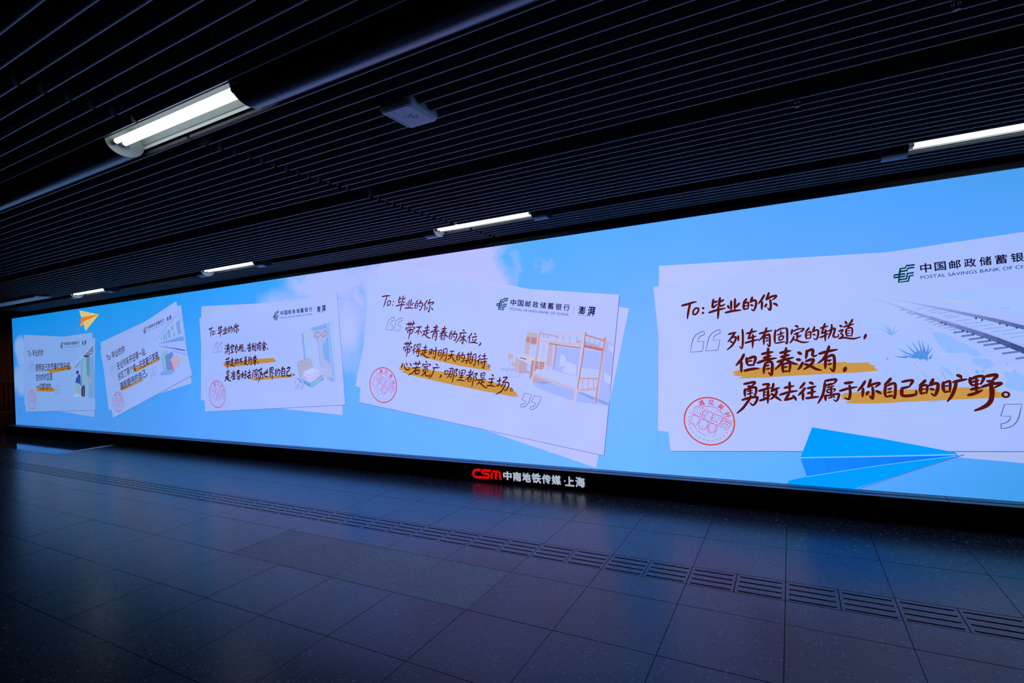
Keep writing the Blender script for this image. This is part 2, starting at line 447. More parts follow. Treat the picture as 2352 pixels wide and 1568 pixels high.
def catmull(P, per=5):
    if len(P) < 3: 
        return [(P[0][0] + (P[1][0] - P[0][0]) * i / per, P[0][1] + (P[1][1] - P[0][1]) * i / per) for i in range(per + 1)] if len(P) == 2 else P
    Q = [P[0]] + list(P) + [P[-1]]
    out = []
    for i in range(1, len(Q) - 2):
        p0, p1, p2, p3 = Q[i - 1], Q[i], Q[i + 1], Q[i + 2]
        for j in range(per):
            t = j / per
            out.append(tuple(0.5 * (2 * p1[k] + (p2[k] - p0[k]) * t + (2 * p0[k] - 5 * p1[k] + 4 * p2[k] - p3[k]) * t * t + (3 * p1[k] - p0[k] - 3 * p2[k] + p3[k]) * t ** 3) for k in (0, 1)))
    out.append(P[-1])
    return out

def ribbon(V, F, pts, wfun, y, closed=False, caps=True):
    """2D polyline (x, z) -> flat ribbon of varying width on the screen"""
    n = len(pts)
    L = [0]
    for i in range(1, n): L.append(L[-1] + math.hypot(pts[i][0] - pts[i - 1][0], pts[i][1] - pts[i - 1][1]))
    T = L[-1] or 1
    base = len(V); nrm = []
    for i in range(n):
        a = pts[i - 1] if i > 0 else (pts[-2] if closed else pts[0])
        b = pts[i + 1] if i < n - 1 else (pts[1] if closed else pts[-1])
        dx, dz = b[0] - a[0], b[1] - a[1]; l = math.hypot(dx, dz) or 1
        nrm.append((-dz / l, dx / l))
    for i in range(n):
        hw = wfun(L[i] / T) / 2
        V.append((pts[i][0] + nrm[i][0] * hw, y, pts[i][1] + nrm[i][1] * hw))
        V.append((pts[i][0] - nrm[i][0] * hw, y, pts[i][1] - nrm[i][1] * hw))
    for i in range(n - 1):
        F.append((base + 2 * i, base + 2 * i + 1, base + 2 * i + 3, base + 2 * i + 2))
    if caps and not closed:
        for e, i in ((0, 0), (1, n - 1)):
            hw = wfun(e) / 2
            if hw < 1e-5: continue
            ang = math.atan2(nrm[i][1], nrm[i][0]); s = 1 if e == 0 else -1
            k = len(V)
            for j in range(5):
                a = ang + s * math.pi * j / 4
                V.append((pts[i][0] + math.cos(a) * hw, y, pts[i][1] + math.sin(a) * hw))
            F.append(tuple(range(k, k + 5)))

def brush(t):                    # a felt brush: presses, runs, lifts
    if t < 0.12: return 0.80 + 0.25 * t / 0.12
    if t < 0.62: return 1.05 - 0.08 * (t - 0.12)
    return 1.01 - 0.50 * ((t - 0.62) / 0.38) ** 1.6

def disc(V, F, c, rx, rz, y, n=14, inner=0.0):
    k = len(V)
    for i in range(n):
        a = 2 * math.pi * i / n
        V.append((c[0] + rx * math.cos(a), y, c[1] + rz * math.sin(a)))
    if inner <= 0: F.append(tuple(range(k, k + n))); return
    for i in range(n):
        a = 2 * math.pi * i / n
        V.append((c[0] + rx * inner * math.cos(a), y, c[1] + rz * inner * math.sin(a)))
    for i in range(n):
        j = (i + 1) % n
        F.append((k + i, k + j, k + n + j, k + n + i))

def strokes_obj(name, text, crop, width, mat, lay, parent, prof=brush, smooth=True, gainw=1.0):
    """text: strokes parted by ';' or newlines, each 'x,y x,y ...'; prefixes: o = closed, wNN: = own width, c x,y r = ring"""
    V, F = [], []
    y = YS - LAY * lay
    for s in text.replace('\n', ';').split(';'):
        s = s.strip()
        if not s: continue
        wd = width; closed = False; ring = False
        if s[0] == 'w':
            h, s = s.split(':', 1); wd = float(h[1:]); s = s.strip()
        if s[0] == 'o': closed = True; s = s[1:].strip()
        if s[0] == 'c': ring = True; s = s[1:].strip()
        tk = s.split()
        if ring:
            px = tuple(float(v) for v in tk[0].split(',')); r = float(tk[1])
            q = crop(px); p = on_y(*q, YS); rz = r * crop.k * zscale(*q)
            disc(V, F, (p.x, p.z), rz + wd * crop.k * zscale(*q) / 2, rz + wd * crop.k * zscale(*q) / 2, y, 18, max(0.1, (rz - wd * crop.k * zscale(*q) / 2) / (rz + wd * crop.k * zscale(*q) / 2)))
            continue
        P = [crop(tuple(float(v) for v in t.split(','))) for t in tk]
        ws = wd * crop.k * zscale(*P[0]) * gainw
        Q = []
        for q in P:
            p = on_y(*q, YS); Q.append((p.x, p.z))
        if len(Q) == 1:
            disc(V, F, Q[0], ws / 2, ws / 2, y); continue
        if closed and Q[0] != Q[-1]: Q.append(Q[0])
        if smooth: Q = catmull(Q)
        ribbon(V, F, Q, (lambda t: ws) if closed else (lambda t: ws * prof(t)), y, closed)
    return link(name, mesh(name, V, F), mat, parent)

FONTC = {}
def font_mesh(txt, off=0.0):
    if (txt, off) in FONTC: return FONTC[(txt, off)]
    if off:                                   # heavier weight: the outline drawn again around itself
        V0, F0 = font_mesh(txt)
        V, F = list(V0), list(F0)
        for i in range(8):
            a = math.pi * i / 4; n = len(V)
            V += [(x + off * math.cos(a), y + off * math.sin(a)) for x, y in V0]; F += [tuple(n + k for k in f) for f in F0]
        FONTC[(txt, off)] = (V, F)
        return V, F
    c = bpy.data.curves.new('lettering', 'FONT'); c.body = txt; c.resolution_u = 3; c.fill_mode = 'FRONT'
    o = bpy.data.objects.new('lettering', c); COL.objects.link(o)
    dg = bpy.context.evaluated_depsgraph_get(); dg.update()
    me = bpy.data.meshes.new_from_object(o.evaluated_get(dg))
    V = [(v.co.x, v.co.y) for v in me.vertices]; F = [tuple(p.vertices) for p in me.polygons]
    bpy.data.objects.remove(o); bpy.data.curves.remove(c); bpy.data.meshes.remove(me)
    FONTC[(txt, off)] = (V, F)
    return V, F

def put(V, F, glyph, O, X, Y, y):
    """glyph in em units -> frame O + x X + y Y on the screen plane"""
    k = len(V)
    for gx, gy in glyph[0]: V.append((O[0] + gx * X[0] + gy * Y[0], y, O[1] + gx * X[1] + gy * Y[1]))
    F += [tuple(k + i for i in f) for f in glyph[1]]

def bbox(gl):
    xs = [v[0] for v in gl[0]]; ys = [v[1] for v in gl[0]]
    return min(xs), max(xs), min(ys), max(ys)

def w2(px, py):
    p = on_y(px, py, YS); return (p.x, p.z)

def line_text(name, txt, a, b, hpx, mat, lay, parent, off=0.0, slant=0.0, jitter=0.0):
    """font text fitted between two pixels on its baseline"""
    A, B = w2(*a), w2(*b)
    dx, dz = B[0] - A[0], B[1] - A[1]; L = math.hypot(dx, dz); u = (dx / L, dz / L); v = (-u[1], u[0])
    gl = font_mesh(txt, off); x0, x1, y0, y1 = bbox(gl)
    sx = L / (x1 - x0); sz = hpx * zscale(*a) / (y1 - y0)
    X = (u[0] * sx, u[1] * sx); Y = (v[0] * sz + u[0] * sz * slant, v[1] * sz + u[1] * sz * slant)
    O = (A[0] - X[0] * x0 - Y[0] * y0, A[1] - X[1] * x0 - Y[1] * y0)
    V, F = [], []
    put(V, F, gl, O, X, Y, YS - LAY * lay)
    return link(name, mesh(name, V, F), mat, parent)

INK = glow((84, 22, 12)); INK2 = glow((66, 26, 26)); INK3 = glow((54, 26, 38))
LINE = glow((58, 32, 64)); GOLD = glow((198, 150, 74)); GOLD2 = glow((186, 140, 74)); GOLD3 = glow((170, 126, 64))
NAVY = glow((18, 16, 40)); NAVY2 = glow((34, 34, 78)); GREEN = glow((2, 62, 56)); STAMP = glow((206, 72, 44)); STAMP2 = glow((178, 66, 84))
# ------------------------------------------------------------------ postcards on the screen
def quad(name, P, mat, lay, parent, d=(0, 0)):
    return link(name, mesh(name, [(p[0] + d[0], YS - LAY * lay, p[1] + d[1]) for p in P], [(0, 1, 2, 3)]), mat, parent)

EDGE = [glow(c) for c in ((74, 100, 170), (84, 106, 176), (96, 108, 178), (104, 108, 182), (96, 108, 176))]
def postcard(i, front, back, crop, label, wide=None):
    Bk = [w2(*crop(p)) for p in back]; Fr = [w2(*crop(p)) for p in front]
    if wide:
        TL, BL = Fr[0], Fr[3]; h = (TL[0] - BL[0], TL[1] - BL[1]); l = math.hypot(*h)
        r = (h[1] / l * wide, -h[0] / l * wide)
        Fr = [TL, (TL[0] + r[0], TL[1] + r[1]), (BL[0] + r[0], BL[1] + r[1]), BL]
        TL, BL = Bk[0], Bk[3]; h = (TL[0] - BL[0], TL[1] - BL[1]); l = math.hypot(*h)
        r = (h[1] / l * wide, -h[0] / l * wide)
        Bk = [TL, (TL[0] + r[0], TL[1] + r[1]), (BL[0] + r[0], BL[1] + r[1]), BL]
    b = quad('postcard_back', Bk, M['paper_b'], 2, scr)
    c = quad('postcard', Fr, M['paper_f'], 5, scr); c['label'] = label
    quad('card_drop_shadow', Fr, EDGE[i], 4, c, (0.007, -0.007))  # drop shadow drawn in the graphic: dark card copy, shifted down and right
    return c

C5 = Crop(1480, 540, .39546); C4 = Crop(800, 600, .35714); C3 = Crop(440, 650, .21042); C1 = C2 = Crop(0, 650, .22319)
card1 = postcard(0, [(250, 612), (950, 507), (985, 1307), (265, 1323)], [(247, 532), (978, 565), (972, 1378), (252, 1255)], C1, 'postcard with a dormitory loft bed drawing')
card2 = postcard(1, [(1033, 695), (1815, 185), (1978, 947), (1165, 1387)], [(1033, 610), (1860, 225), (1972, 1028), (1120, 1308)], C2, 'postcard with a train and suitcases drawing')
card3 = postcard(2, [(87, 380), (1588, 100), (1678, 1328), (150, 1402)], [(107, 253), (1610, 178), (1650, 1440), (102, 1275)], C3, 'postcard with a wardrobe and open suitcase drawing')
card4 = postcard(3, [(132, 112), (1743, 215), (1643, 1248), (72, 905)], [(212, -8), (1805, 303), (1593, 1327), (45, 800)], C4, 'postcard with a wooden bunk bed drawing')
card5 = postcard(4, [(52, 300), (2205, -10), (2205, 1258), (152, 1253)], [(85, 178), (2205, 60), (2205, 1300), (80, 1135)], C5, 'postcard with a railway track drawing', wide=3.62)

# --- yellow marker bars
polys_obj('highlighter_bar', [[(508, 796), (545, 782), (700, 766), (880, 749), (1030, 741), (1170, 735), (1180, 741), (1312, 737), (1300, 745), (1345, 760), (1330, 764), (1358, 786), (1240, 797), (1000, 808), (760, 822), (690, 831), (672, 832), (720, 824), (660, 828), (565, 832), (545, 826), (575, 820), (520, 815), (512, 812), (530, 806)],
    [(1140, 935), (1160, 915), (1400, 900), (1700, 888), (1800, 884), (1880, 882), (1900, 890), (1920, 884), (2035, 890), (2050, 900), (2040, 905), (2075, 915), (2120, 938), (2090, 942), (1850, 952), (1500, 968), (1420, 974), (1270, 978), (1180, 975), (1165, 968), (1200, 960), (1135, 952), (1155, 945)]], C5, GOLD, 24, card5)
polys_obj('highlighter_bar', [[(430, 563), (480, 567), (700, 600), (885, 645), (905, 660), (895, 665), (922, 701), (880, 700), (700, 668), (560, 636), (480, 615), (455, 608), (470, 600), (440, 588)],
    [(320, 672), (380, 675), (600, 708), (900, 765), (1060, 812), (1045, 815), (1090, 850), (1080, 855), (1105, 870), (1060, 868), (880, 835), (600, 778), (400, 730), (330, 708), (365, 705), (320, 692), (345, 685)]], C4, GOLD, 24, card4)
polys_obj('highlighter_bar', [[(340, 882), (380, 875), (600, 845), (770, 822), (780, 826), (830, 818), (905, 815), (900, 822), (932, 840), (920, 845), (935, 855), (880, 865), (600, 895), (400, 920), (365, 918), (380, 910), (345, 905), (360, 895)],
    [(640, 1040), (660, 1038), (900, 1010), (1090, 995), (1105, 1005), (1100, 1018), (1110, 1027), (900, 1042), (700, 1062), (665, 1062), (680, 1055), (640, 1048)]], C3, GOLD2, 24, card3)
polys_obj('highlighter_bar', [[(1375, 880), (1500, 840), (1640, 765), (1652, 785), (1640, 795), (1500, 865), (1400, 915), (1385, 905)], [(1245, 1080), (1400, 1020), (1475, 985), (1480, 1000), (1400, 1040), (1270, 1103), (1255, 1100)]], C2, GOLD3, 24, card2)
polys_obj('highlighter_bar', [[(500, 890), (600, 872), (730, 850), (742, 868), (735, 885), (640, 905), (520, 928), (500, 910)], [(370, 1075), (400, 1072), (560, 1080), (572, 1110), (540, 1118), (380, 1112), (385, 1100)]], C1, GOLD3, 24, card1)

# --- handwriting, traced stroke by stroke
HAND = [
 (card5, Crop(1550, 650, .11054), 41, INK, '''150,468 260,440 380,402 450,388;320,440 290,560 262,740;w34:o 430,525 390,570 385,640 430,650 480,600 495,530 450,520;w46:592,520;w46:586,620
805,340 788,440 795,505 890,435;820,400 890,375;940,305 925,400 930,465 985,470 1040,440;945,390 1020,345;715,612 880,560 1050,522;905,490 905,620 895,740
1105,470 1130,530;1172,375 1172,560;1252,330 1245,560;1340,420 1260,510;1055,615 1200,580 1380,560
1490,330 1420,415;1435,425 1430,500 1440,555;w34:1440,430 1500,400 1530,420 1520,540;w26:1450,480 1510,465;w30:1445,545 1515,530;1610,295 1570,400;1570,395 1650,355 1690,390 1680,480 1640,570 1595,545;1585,455 1625,470
1860,250 1800,350 1740,430;1815,390 1805,550;1955,205 1930,270 1895,350;1900,345 2000,285 2105,262 2080,310 2025,350;1980,350 1995,450 1980,560 1930,515;1905,440 1870,500;2055,425 2100,440 2135,475'''),
 (card5, Crop(1660, 720, .07653), 54, INK, '''180,620 300,585 405,560;370,565 290,690 160,850;300,715 370,700 400,720 370,820 280,960 135,1090;240,835 300,870;470,670 470,820;590,480 605,600 605,850 590,1010 560,1040 510,990
715,600 850,560 1020,520;880,460 840,570 765,740;765,745 880,710 1000,675;680,880 850,830 1070,775;905,635 905,850 895,1025
1105,600 1250,560 1480,500;1315,430 1260,600 1180,720 1080,815;1250,680 1235,800 1235,930;1270,680 1350,630 1400,640 1415,800 1410,960 1390,980 1335,915;w36:1280,735 1360,720;w36:1300,830 1380,795;w20:1360,720 1310,790
1580,500 1560,700 1570,860 1600,890;w44:1620,520 1750,450 1880,435;1880,435 1930,470 1935,700 1930,900 1880,860;w44:1610,890 1740,860 1870,840;w40:1640,640 1850,570;w40:1745,520 1745,660;w40:1690,700 1690,800;w40:1695,700 1780,670 1825,690 1790,790;w40:1700,800 1790,775'''),
 (card5, Crop(1820, 720, .07653), 50, INK, '''w56:90,370 140,380 170,415;-6,480 -36,630;w42:10,540 150,470 320,440;320,440 335,460 300,510 230,545;60,620 210,565;150,600 140,790;180,690 260,660;45,690 0,790 -75,885;50,780 150,810 300,860 490,850
500,430 395,555;410,580 405,680 425,760;w42:440,580 520,545 550,570 545,740;w30:440,650 520,630;w36:440,745 535,730;665,400 600,550;600,550 680,505 770,500 775,600 750,720 700,780 640,740;625,620 690,645
845,435 950,405 1070,375;975,300 930,430 875,590;875,595 960,560 1060,520;830,715 950,670 1075,590;995,480 985,700 985,825;1175,330 1180,430 1150,560 1070,750;1090,520 1200,460 1275,450 1255,550 1225,670 1260,705 1340,700 1380,675 1375,620
w60:1430,360 1490,395;w44:1390,530 1480,490 1510,500 1440,600;w44:1450,600 1510,640 1480,700 1390,745;1400,750 1550,720 1750,750 1880,745 2035,700;w56:1590,240 1630,320;1800,175 1750,270 1690,310;1540,400 1700,350 1840,310;1690,370 1660,430;1620,460 1610,560 1630,680;w42:1650,450 1760,420 1795,480 1790,600 1770,690;w28:1660,520 1740,505;w28:1660,595 1740,580;w34:1640,665 1760,660
w64:2200,630 2155,760'''),
 (card5, Crop(1670, 790, .1233), 45, INK, '''315,190 270,280 170,395;270,330 265,520;365,260 370,350 395,390;400,270 500,235 530,270 490,400;w32:400,320 470,305;w34:395,395 500,385;325,495 450,465 590,450
650,185 760,160 855,145;765,80 765,280;685,255 820,215;570,350 720,295 915,260;720,350 690,450 685,545;730,350 800,325 840,360 840,480 825,575 775,530;w32:730,405 790,390;w32:740,465 800,450
990,165 1090,140 1185,125;1005,240 1090,215 1160,200;940,330 1080,285 1235,250;1100,75 1080,200 1020,340 900,470;1110,290 1200,345 1310,375;1040,360 1035,450 1045,525;w38:1060,370 1140,350 1175,380 1160,520;w28:1060,430 1130,420;w30:1060,510 1150,500
w52:1330,155 1385,190;w52:1305,285 1370,295;1410,340 1360,430 1320,470;1485,120 1480,200 1465,270;1500,130 1580,100 1600,130 1590,200 1620,225 1670,205;1470,320 1570,285 1610,300 1550,390 1430,470;1450,370 1560,410 1650,460 1750,485
1715,180 1850,140 2050,100;1900,40 1860,160 1790,280 1695,350;1850,250 1830,350 1830,455;1870,240 1950,205 1990,230 2000,360 1990,480 1965,500 1920,450;w32:1870,310 1940,290;w32:1880,380 1950,360;w16:1945,290 1890,340
w54:2205,440 2180,510'''),
 (card5, Crop(1685, 860, .09354), 54, INK, '''260,230 380,205 500,180 520,210 440,280;360,285 440,300;280,360 275,440 285,535;310,370 420,325 530,310 555,350 550,440 530,500 500,480;w34:340,410 470,385;w34:340,480 480,440;w40:410,330 410,510;215,620 400,565 570,550 580,600 540,690 470,750 410,690;420,520 390,600 300,730 220,830 85,945
720,245 850,230 860,260 800,330;625,400 780,355 915,320;w42:750,380 740,570;850,380 845,550 840,700;w26:770,430 840,420;w26:760,500 840,485;650,635 780,590 900,500;980,220 960,320 930,410;930,410 1020,360 1125,320;1050,370 1050,450 980,550 900,605;930,470 1020,530 1100,590 1170,635
1250,325 1350,300 1480,275;1375,190 1375,320 1380,430;1140,495 1350,430 1565,395;1360,470 1300,560 1260,620;1255,620 1370,595 1490,560;1460,520 1510,570 1530,630
1740,200 1690,270 1625,340;1750,330 1690,410 1590,505;1705,450 1700,625;w60:1870,195 1920,210 1950,240;1815,335 1930,310 2020,285;1820,460 1920,430 2010,410;1780,580 1920,560 2090,540;1930,320 1920,560'''),
 (card5, Crop(1870, 850, .10204), 50, INK, '''245,240 370,215 490,205 480,250 440,300;270,340 440,295;240,280 225,420 180,580 85,740;w34:290,390 380,370 450,350;w34:290,440 290,500;w34:300,440 400,420 475,430 440,480;w34:300,505 420,490;w34:385,380 385,620;260,560 250,600 260,680;w44:280,575 420,545 550,530 555,570 530,650 490,695 440,660;w30:320,625 430,600;w34:430,580 465,610
w58:690,290 780,280 870,265;580,465 760,410 960,375;795,340 810,500 795,610 770,650 690,620
1145,245 1080,350 980,465;1100,410 1085,595;1270,205 1250,280 1205,380;1210,375 1330,310 1465,285 1440,330 1370,380;1310,380 1325,500 1315,620 1300,635 1245,570;1215,480 1170,555;w56:1400,465 1450,490 1500,525
w56:1720,185 1660,260 1580,320;1610,330 1590,450 1600,570 1640,600;1650,345 1760,295 1820,310 1825,450 1810,625 1770,590;w34:1650,425 1750,400;w34:1650,500 1750,480;w40:1640,590 1770,565;w12:1740,410 1680,460
1975,260 2090,235 2210,225 2190,290 2130,380;1970,405 2060,385 2145,365;w60:1975,400 1965,500 1990,565 2080,575 2220,560 2290,530 2290,460'''),
 (card5, Crop(2090, 840, .10204), 58, INK, '''340,325 280,390 210,440;240,460 230,540 250,635;w46:260,455 350,430 385,460 370,620;w32:270,525 350,510;w38:260,620 360,600;515,300 480,370 440,445;435,440 540,395 620,400 625,480 590,610 545,665 480,620;w52:460,515 540,535
750,370 740,480 770,590;w48:770,380 860,345 900,370 890,590;w36:790,460 870,440;w40:770,590 880,570;w64:1065,210 1120,230 1150,270;975,365 1120,325 1275,300;1035,370 1000,520 930,680 840,795
1350,270 1350,360 1390,440;1390,290 1500,240 1620,230 1650,280 1590,410;w44:1400,360 1550,320;w44:1400,440 1560,400;w50:1490,280 1490,620;1370,530 1480,500 1580,490;1310,655 1450,620 1620,545;w64:1700,235 1820,210 1930,200 1930,250 1830,340;1740,340 1880,360;1620,470 1820,410 2040,385 2000,430 1890,490;w78:1820,440 1840,600 1820,760 1740,870 1600,950 1460,1000
w44:c 2150,645 56'''),
 (card4, Crop(865, 665, .06378), 40, INK, '''215,255 350,225 510,220;385,250 330,420 260,640;w34:o 480,390 420,440 395,540 430,575 490,520 525,430;w46:620,432;w46:592,558
855,245 820,360 805,450 830,470 905,405;850,340 920,310;985,225 950,350 950,440 985,465 1045,440;985,345 1050,300;715,590 880,550 1045,540;915,470 900,600 855,785
1105,480 1115,575;1190,375 1160,630;1270,345 1220,620;1340,480 1265,570;1030,665 1180,655 1345,670
1495,390 1430,465;1410,500 1400,600 1390,680;w32:1430,510 1500,490 1510,520 1470,680;w24:1425,580 1490,570;w28:1410,665 1470,660;1610,380 1580,450 1545,510;1545,505 1620,475 1665,500 1650,600 1580,745 1545,705;1550,580 1585,610
1840,385 1780,480 1700,590;1775,560 1735,765;1940,345 1910,420 1855,525;1865,520 1950,470 2060,455 2060,490 1985,545;1940,545 1925,660 1890,810 1855,745;1845,640 1805,710;1985,655 2050,735'''),
 (card4, Crop(925, 730, .04464), 60, INK, '''210,320 400,315 660,290;340,215 330,440;440,215 410,400;570,155 580,260 480,420;225,480 170,640;w42:230,540 430,475 600,470;600,470 645,510 560,575;285,620 265,780;300,650 430,600 520,610 540,680 460,810 420,780;410,540 390,750 310,1095
730,470 850,470 1010,440;900,500 810,650 640,770;825,660 800,870;905,670 960,730 1000,790
1175,520 1270,500 1380,480;1300,355 1280,530 1260,640;1060,690 1230,655 1410,615;1260,680 1225,880;1250,790 1360,755;1150,740 1090,840 1000,940;1130,830 1250,950 1360,1030 1455,1020
1600,490 1720,470 1855,455;1755,345 1710,660;1620,605 1800,565;1440,730 1650,680 1910,665;1640,750 1570,900 1550,1070;1660,780 1750,745 1780,790 1750,1020 1715,1155 1670,1085;w40:1640,870 1720,860;w40:1640,955 1730,950'''),
 (card4, Crop(1010, 740, .04677), 56, INK, '''125,330 230,310 365,305;120,440 220,425 325,415;25,550 180,515 385,510;265,195 230,380 130,580 0,720;270,560 340,650 430,735;120,660 85,780 100,870;w44:150,660 240,630 270,660 250,800 215,905;w32:140,750 220,740;w36:120,840 220,835
620,415 575,490 500,560;515,590 490,700 490,820;w44:540,590 620,560 645,600 585,825;w32:530,680 610,665;w36:520,810 590,800;780,420 740,500 680,610;690,610 790,560 860,590 840,720 745,910 690,850;700,690 755,745
1150,370 1210,400 1225,450;990,545 1130,520 1340,515;1060,560 1000,720 800,1020;1060,740 1170,715 1300,690;1200,610 1180,800 1135,1060 1085,970;1130,790 1080,860 980,935;1195,800 1270,890 1360,960
1585,520 1530,640 1370,790;1490,740 1450,1040;1720,540 1775,580 1795,630;1610,735 1730,715 1860,700;1640,810 1640,930;1805,800 1770,880 1680,980;1525,995 1700,990 1895,1035
w64:2010,1010 2020,1060 1935,1145'''),
 (card4, Crop(915, 775, .05102), 50, INK, '''275,280 420,275 630,265;375,200 370,375;455,195 440,355;555,160 570,240 480,370;285,400 235,545;w36:290,460 430,410 580,405;580,405 620,440 555,495;335,525 310,655;350,545 450,510 530,530 530,600 480,685 450,650;435,450 420,640 370,870
800,300 690,430;780,440 730,510 635,600;725,560 700,755;870,310 860,400 880,480;w38:890,330 970,290 1025,310 990,480;w32:900,395 980,375;w32:890,480 990,470;845,540 980,520;775,640 880,610 1020,600;945,610 930,760 890,850 825,780;830,690 855,715
1150,450 1310,440;1250,335 1235,440 1210,560;1065,590 1190,570 1330,545;1210,590 1185,760;1210,680 1300,650;1130,660 1090,720 1010,800;1110,740 1200,830 1290,890 1410,890
1410,560 1540,525 1530,580 1480,680 1370,765;1400,625 1480,690 1520,760;1570,605 1670,590 1780,570;1705,415 1710,560 1690,750 1640,940 1565,840;1575,680 1610,735
1850,575 1815,700 1825,830;w40:1860,590 1930,555 1965,580 1910,830;w30:1850,690 1930,680;w34:1830,810 1910,800;2060,520 2040,660 1990,850 1885,995;w44:2070,530 2160,495 2205,530 2190,720 2130,1050 2060,950;w36:2060,670 2130,660;w36:2050,800 2140,790'''),
 (card4, Crop(1020, 790, .05102), 50, INK, '''300,320 400,330 480,310;200,530 330,495 490,475;365,390 330,540 270,630 170,710;370,550 430,680 500,770 565,775
720,360 690,410 610,480;610,510 590,620 590,720;w40:630,515 710,495 745,520 690,735;w30:620,590 710,580;w34:610,705 690,700;860,365 830,440 790,520;790,520 870,485 935,500 935,580 890,720 830,805 785,745;795,600 850,650
1030,470 1150,455 1275,440;1115,380 1085,700;1240,340 1205,690;w34:1100,555 1210,545;w34:1090,630 1200,620;945,750 1080,730 1230,700;1055,795 985,875;1135,785 1190,860;1320,490 1290,640 1270,780 1190,905;w44:1340,490 1420,450 1450,490 1430,750 1375,975 1320,880;w34:1330,605 1400,595;w34:1310,720 1400,710
1660,480 1540,610;1650,620 1590,700 1475,795;1570,760 1550,955;1735,545 1830,535 1915,520;1845,420 1825,660;1665,705 1800,670 1975,655;1650,825 1800,795 1950,775;1850,720 1840,880 1800,1050 1770,1075 1705,1000;1700,870 1750,930
w36:c 2040,985 50'''),
 (card4, Crop(910, 820, .05102), 52, INK, '''w66:310,285 240,480;380,320 400,470 480,560 580,565 610,530 580,440;w60:475,265 515,370;w60:640,285 720,400
800,290 950,295 1130,275;905,200 910,380;1050,165 1065,260 980,365;750,490 930,470 1115,465;960,400 870,570 740,710 550,805;880,610 870,760;890,610 1000,580 1060,600 1030,740;890,745 1030,740
1350,185 1410,240;1235,290 1190,430;w40:1240,340 1380,310 1520,310;1520,310 1560,345 1480,400;1250,450 1460,430;w40:1310,390 1305,490;w40:1415,375 1410,470;1245,540 1220,680;w42:1260,560 1350,520 1430,530 1420,620 1390,700;1340,590 1300,690 1230,780 1145,830;1340,670 1330,780 1380,840 1490,845 1530,820 1525,730
1800,310 1850,340 1870,400;1660,480 1800,475 1970,465;1720,520 1690,650 1610,830 1500,955
w60:2020,800 2040,830 1965,920'''),
 (card4, Crop(1005, 835, .04252), 58, INK, '''425,365 410,480 430,600;w48:440,410 550,370 590,400 540,560;w42:430,580 540,560;655,265 840,250 850,300 810,560 715,755 670,690;w46:640,430 780,410;w46:575,575 760,540;745,320 700,480 640,640 510,765;920,340 1080,290 1090,330 1000,450 1060,560 1040,640 980,680 940,650;930,380 890,660 790,1030
1205,370 1190,500 1230,630;w50:1260,390 1380,345 1500,355 1530,430 1400,650;1260,510 1420,490;1240,640 1410,640;1350,430 1320,620 1270,840;1185,745 1400,735;1065,880 1250,885 1490,940
1680,465 1880,440;1815,310 1790,430 1750,580;1560,640 1750,600 1940,595;1940,420 1880,540 1700,720 1520,870;1700,760 1665,860 1670,985;w48:1720,740 1810,715 1850,760 1800,995;w34:1720,830 1820,820;w40:1690,950 1800,950;1980,560 2120,520 2170,540 2060,690 2130,790 2110,880 2040,920 2000,890;1985,640 1950,860 1865,1260'''),
 (card4, Crop(1090, 845, .06803), 40, INK, '''235,170 225,260 240,335;w32:260,190 330,150 360,180 320,330;w26:250,255 320,240;w30:240,330 320,320;110,410 240,390 385,370;260,400 250,530;270,480 345,460;185,450 150,500 85,550;190,500 280,580 370,650 445,655
590,220 640,250 650,290;495,370 590,360 685,350;490,485 650,475;425,595 560,590 710,630;610,360 560,590
765,440 840,425 915,415;865,320 850,440 820,580;745,600 820,575 890,530;970,320 1100,305 1090,350 945,485;945,490 1080,475 1165,510 1160,600 1100,710 1045,760 1005,715;985,530 890,640;1060,520 1000,650 900,790 725,890
w28:c 1258,730 42'''),
